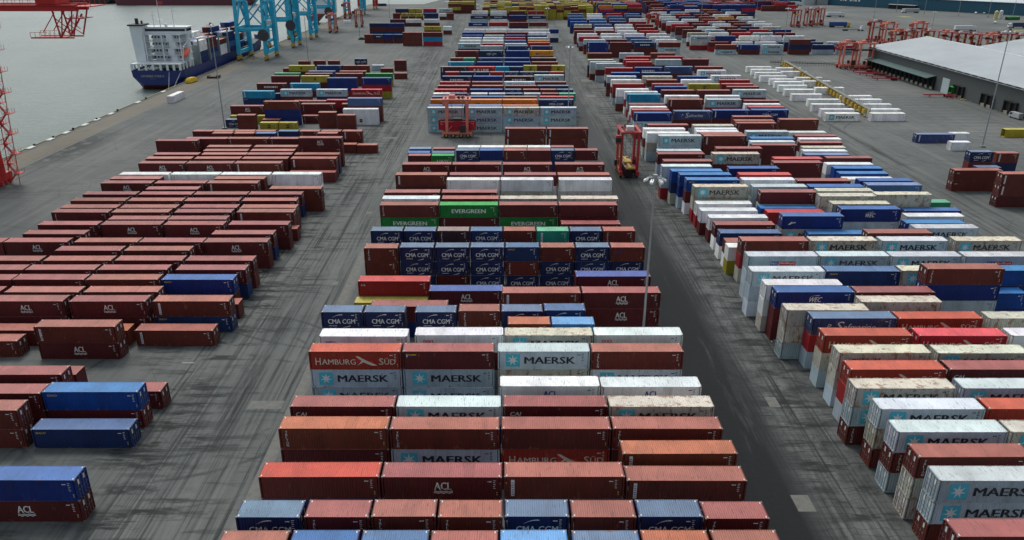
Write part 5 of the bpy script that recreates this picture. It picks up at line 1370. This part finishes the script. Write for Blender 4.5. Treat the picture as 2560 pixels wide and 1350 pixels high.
# fence and rail line at the head of the reefer yard
X0, Y0 = P(1925, 160); X1, Y1 = P(2190, 168)
b = MB()
for i in range(40):
    t = i/39; x = X0+(X1-X0)*t; y = Y0+(Y1-Y0)*t; b.bar((x, y, 0), (x, y, 1.8), .12)
b.bar((X0, Y0, 1.7), (X1, Y1, 1.7), .12); b.bar((X0, Y0, 1.0), (X1, Y1, 1.0), .3, .4)
tag(b.build('barrier_fence', M_('barrier_dark', (.07, .065, .05))), 'low dark barrier fence at the head of the white reefer rows', 'fence')
# ---------------------------------------------------------------- quay furniture
for i, v in enumerate((366, 346, 325, 300, 278, 248)):
    s0 = (v-VH)*CT/H; Y = P(0, v)[1]
    b = MB(); b.tube((0, 0, 0), (0, 0, .5), .3, .24, k=12); b.tube((0, 0, .5), (0, 0, .75), .42, .36, k=12)
    o = b.build('bollard', BUMP, None, (QX+.9, Y, 0)); tag(o, '%s mooring bollard from the near end of the quay edge' % nm6[i], 'bollard', 'bollards on the quay edge')
b = MB(); b.box(0, .5, 0, 830, 0, .25)
tag(b.build('quay_coping', M_('coping_stone', (.20, .20, .15)), None, (QX, 40, 0)), 'pale coping along the water edge of the quay', 'kerb')
for i, v in enumerate((374, 353, 336, 316, 303, 288, 259, 232)):
    b = MB(); b.box(0, 1.4, 0, 3.4, 0, .35); o = b.build('ladder_hood', M_('hood_white', (.62, .64, .60)), None, (QX+.52, P(0, v)[1], 0)); tag(o, '%s small white cap from the near end along the quay edge' % (nm6+['seventh', 'eighth'])[i], 'cap', 'white caps on the quay edge')
X, Y = P(479, 206); yt = empty('yellow_spreader', (X, Y, 0), R(80), 'bright yellow lifting gear lying on the quay behind the ship stern', 'lifting gear')
b = MB(); b.box(-3.2, 3.2, -1.2, 1.2, .3, 1.6); b.box(-2.2, 2.2, -1.0, 1.0, 1.6, 2.2); b.build('frame', M_('bright_yellow', (.75, .50, .01)), yt)
b = MB(); [b.box(x-.2, x+.2, -1.25, 1.25, 0, .3) for x in (-2.8, 2.8)]; b.build('feet', DKP, yt)
X, Y = P(536, 195); b = MB(); b.box(-2.6, 2.6, -1.6, 1.6, .2, .9); b.box(-2.9, -2.4, -1.7, 1.7, 0, 1.2); b.box(1.5, 2.6, -1.6, 1.6, .9, 1.4)
tag(b.build('steel_ramp', DKP, None, (X, Y, 0)), 'low dark steel ramp lying on the quay road beside the light mast', 'ramp')
X, Y = P(903, 98); b = MB(); b.box(-2.2, 2.2, -1.2, 1.2, 0, 1.0); b.box(-1.2, 1.2, -.8, .8, 1, 1.5)
tag(b.build('cable_box', DKP, None, (X+1, Y-3, 0)), 'low dark box at the foot of the mast by the far left stacks', 'cable box')
# ---------------------------------------------------------------- ships and craft far across the water
MH = M_('far_hull_maroon', (.14, .03, .05), rough=.6)
def hull(label, x0, x1, v, ht, mat, nm='cargo_ship'):
    Xa, Y = P(x0, v, -4.5); Xb, _ = P(x1, v, -4.5); t = empty(nm, (Xa, Y, -4.5), 0, label, 'ship')
    Lh = Xb-Xa; b = MB(); b.prism([(0, 0), (Lh-9, 0), (Lh, ht), (-3, ht), (-2, ht*.5)], 'y', 0, 26); b.build('hull', mat, t)
    b = MB(); b.box(4, 20, 3, 23, ht, ht+14); b.box(2, 22, 1, 25, ht+14, ht+15); b.build('deckhouse', SW, t)
    b = MB()
    for i in range(int((Lh-40)/26)): b.box(28+i*26, 48+i*26, 4, 22, ht, ht+2.4)
    b.build('hatch_covers', SR, t)
    return t
hull('long maroon ship lying across the dock at the top left', 292, 640, 13, 13, MH)
hull('dark hull barely in view left of the long maroon ship', 150, 285, 10, 7, DKP)
hull('red and white hull seen between the legs of the blue cranes', 775, 806, 62, 9, M_('far_hull_red', (.35, .03, .06)))
# small far things
for i, (x, v) in enumerate(((1118, 9), (1127, 12), (1138, 11), (1147, 13), (1158, 12), (1166, 14), (1176, 15), (1186, 15), (1172, 19), (1192, 17))):
    X, Y = P(x, v); b = MB(); b.prism([(-3.4, 0), (3.4, 0), (3.4, 1.2), (1.8, 2.4), (-3.4, 2.4)], 'y', -1.3, 1.3)
    o = b.build('covered_load', LMP, None, (X, Y, 0)); o.rotation_euler.z = R(-25+i*6); tag(o, 'white covered load, %s from left in the far group above the middle block' % (nm6+['seventh', 'eighth', 'ninth', 'tenth'])[i], 'covered load', 'white covered loads')
X, Y = P(952, 15); make_container('dark blue container alone on the far quay apron by the water', 12.19, 2.6, 'N', '', X, Y, 0, 1, True, random.Random(2), 0.0001)
X, Y = P(868, 59); make_container('short white container alone under the farthest blue crane', 6.06, 2.6, 'w', '', X, Y, 0, 1, True, random.Random(6), R(20))
for i, (x, v) in enumerate(((2488, 48), (2500, 47))):
    X, Y = P(x, v); b = MB(); b.tube((0, 0, 0), (0, 0, 6.5), 1.5, k=16); b.tube((0, 0, 6.5), (0, 0, 7.2), 1.5, .4, k=16)
    o = b.build('silo', [M_('silo_yellow', (.55, .50, .20)), M_('silo_pale', (.6, .6, .58))][i], None, (X, Y, 0)); tag(o, ['yellowish upright silo left of its pale twin near the shed', 'pale upright silo right of its yellow twin near the shed'][i], 'silo')
for i, (x, v) in enumerate(((2262, 42), (2545, 77))):
    X, Y = P(x, v); sheet('yellow_hatching', [(X-4+k*1.6, X-3.2+k*1.6, Y-6, Y+6) for k in range(6)], M_('hatching_yellow', (.42, .40, .05), dirt=.5), .016)
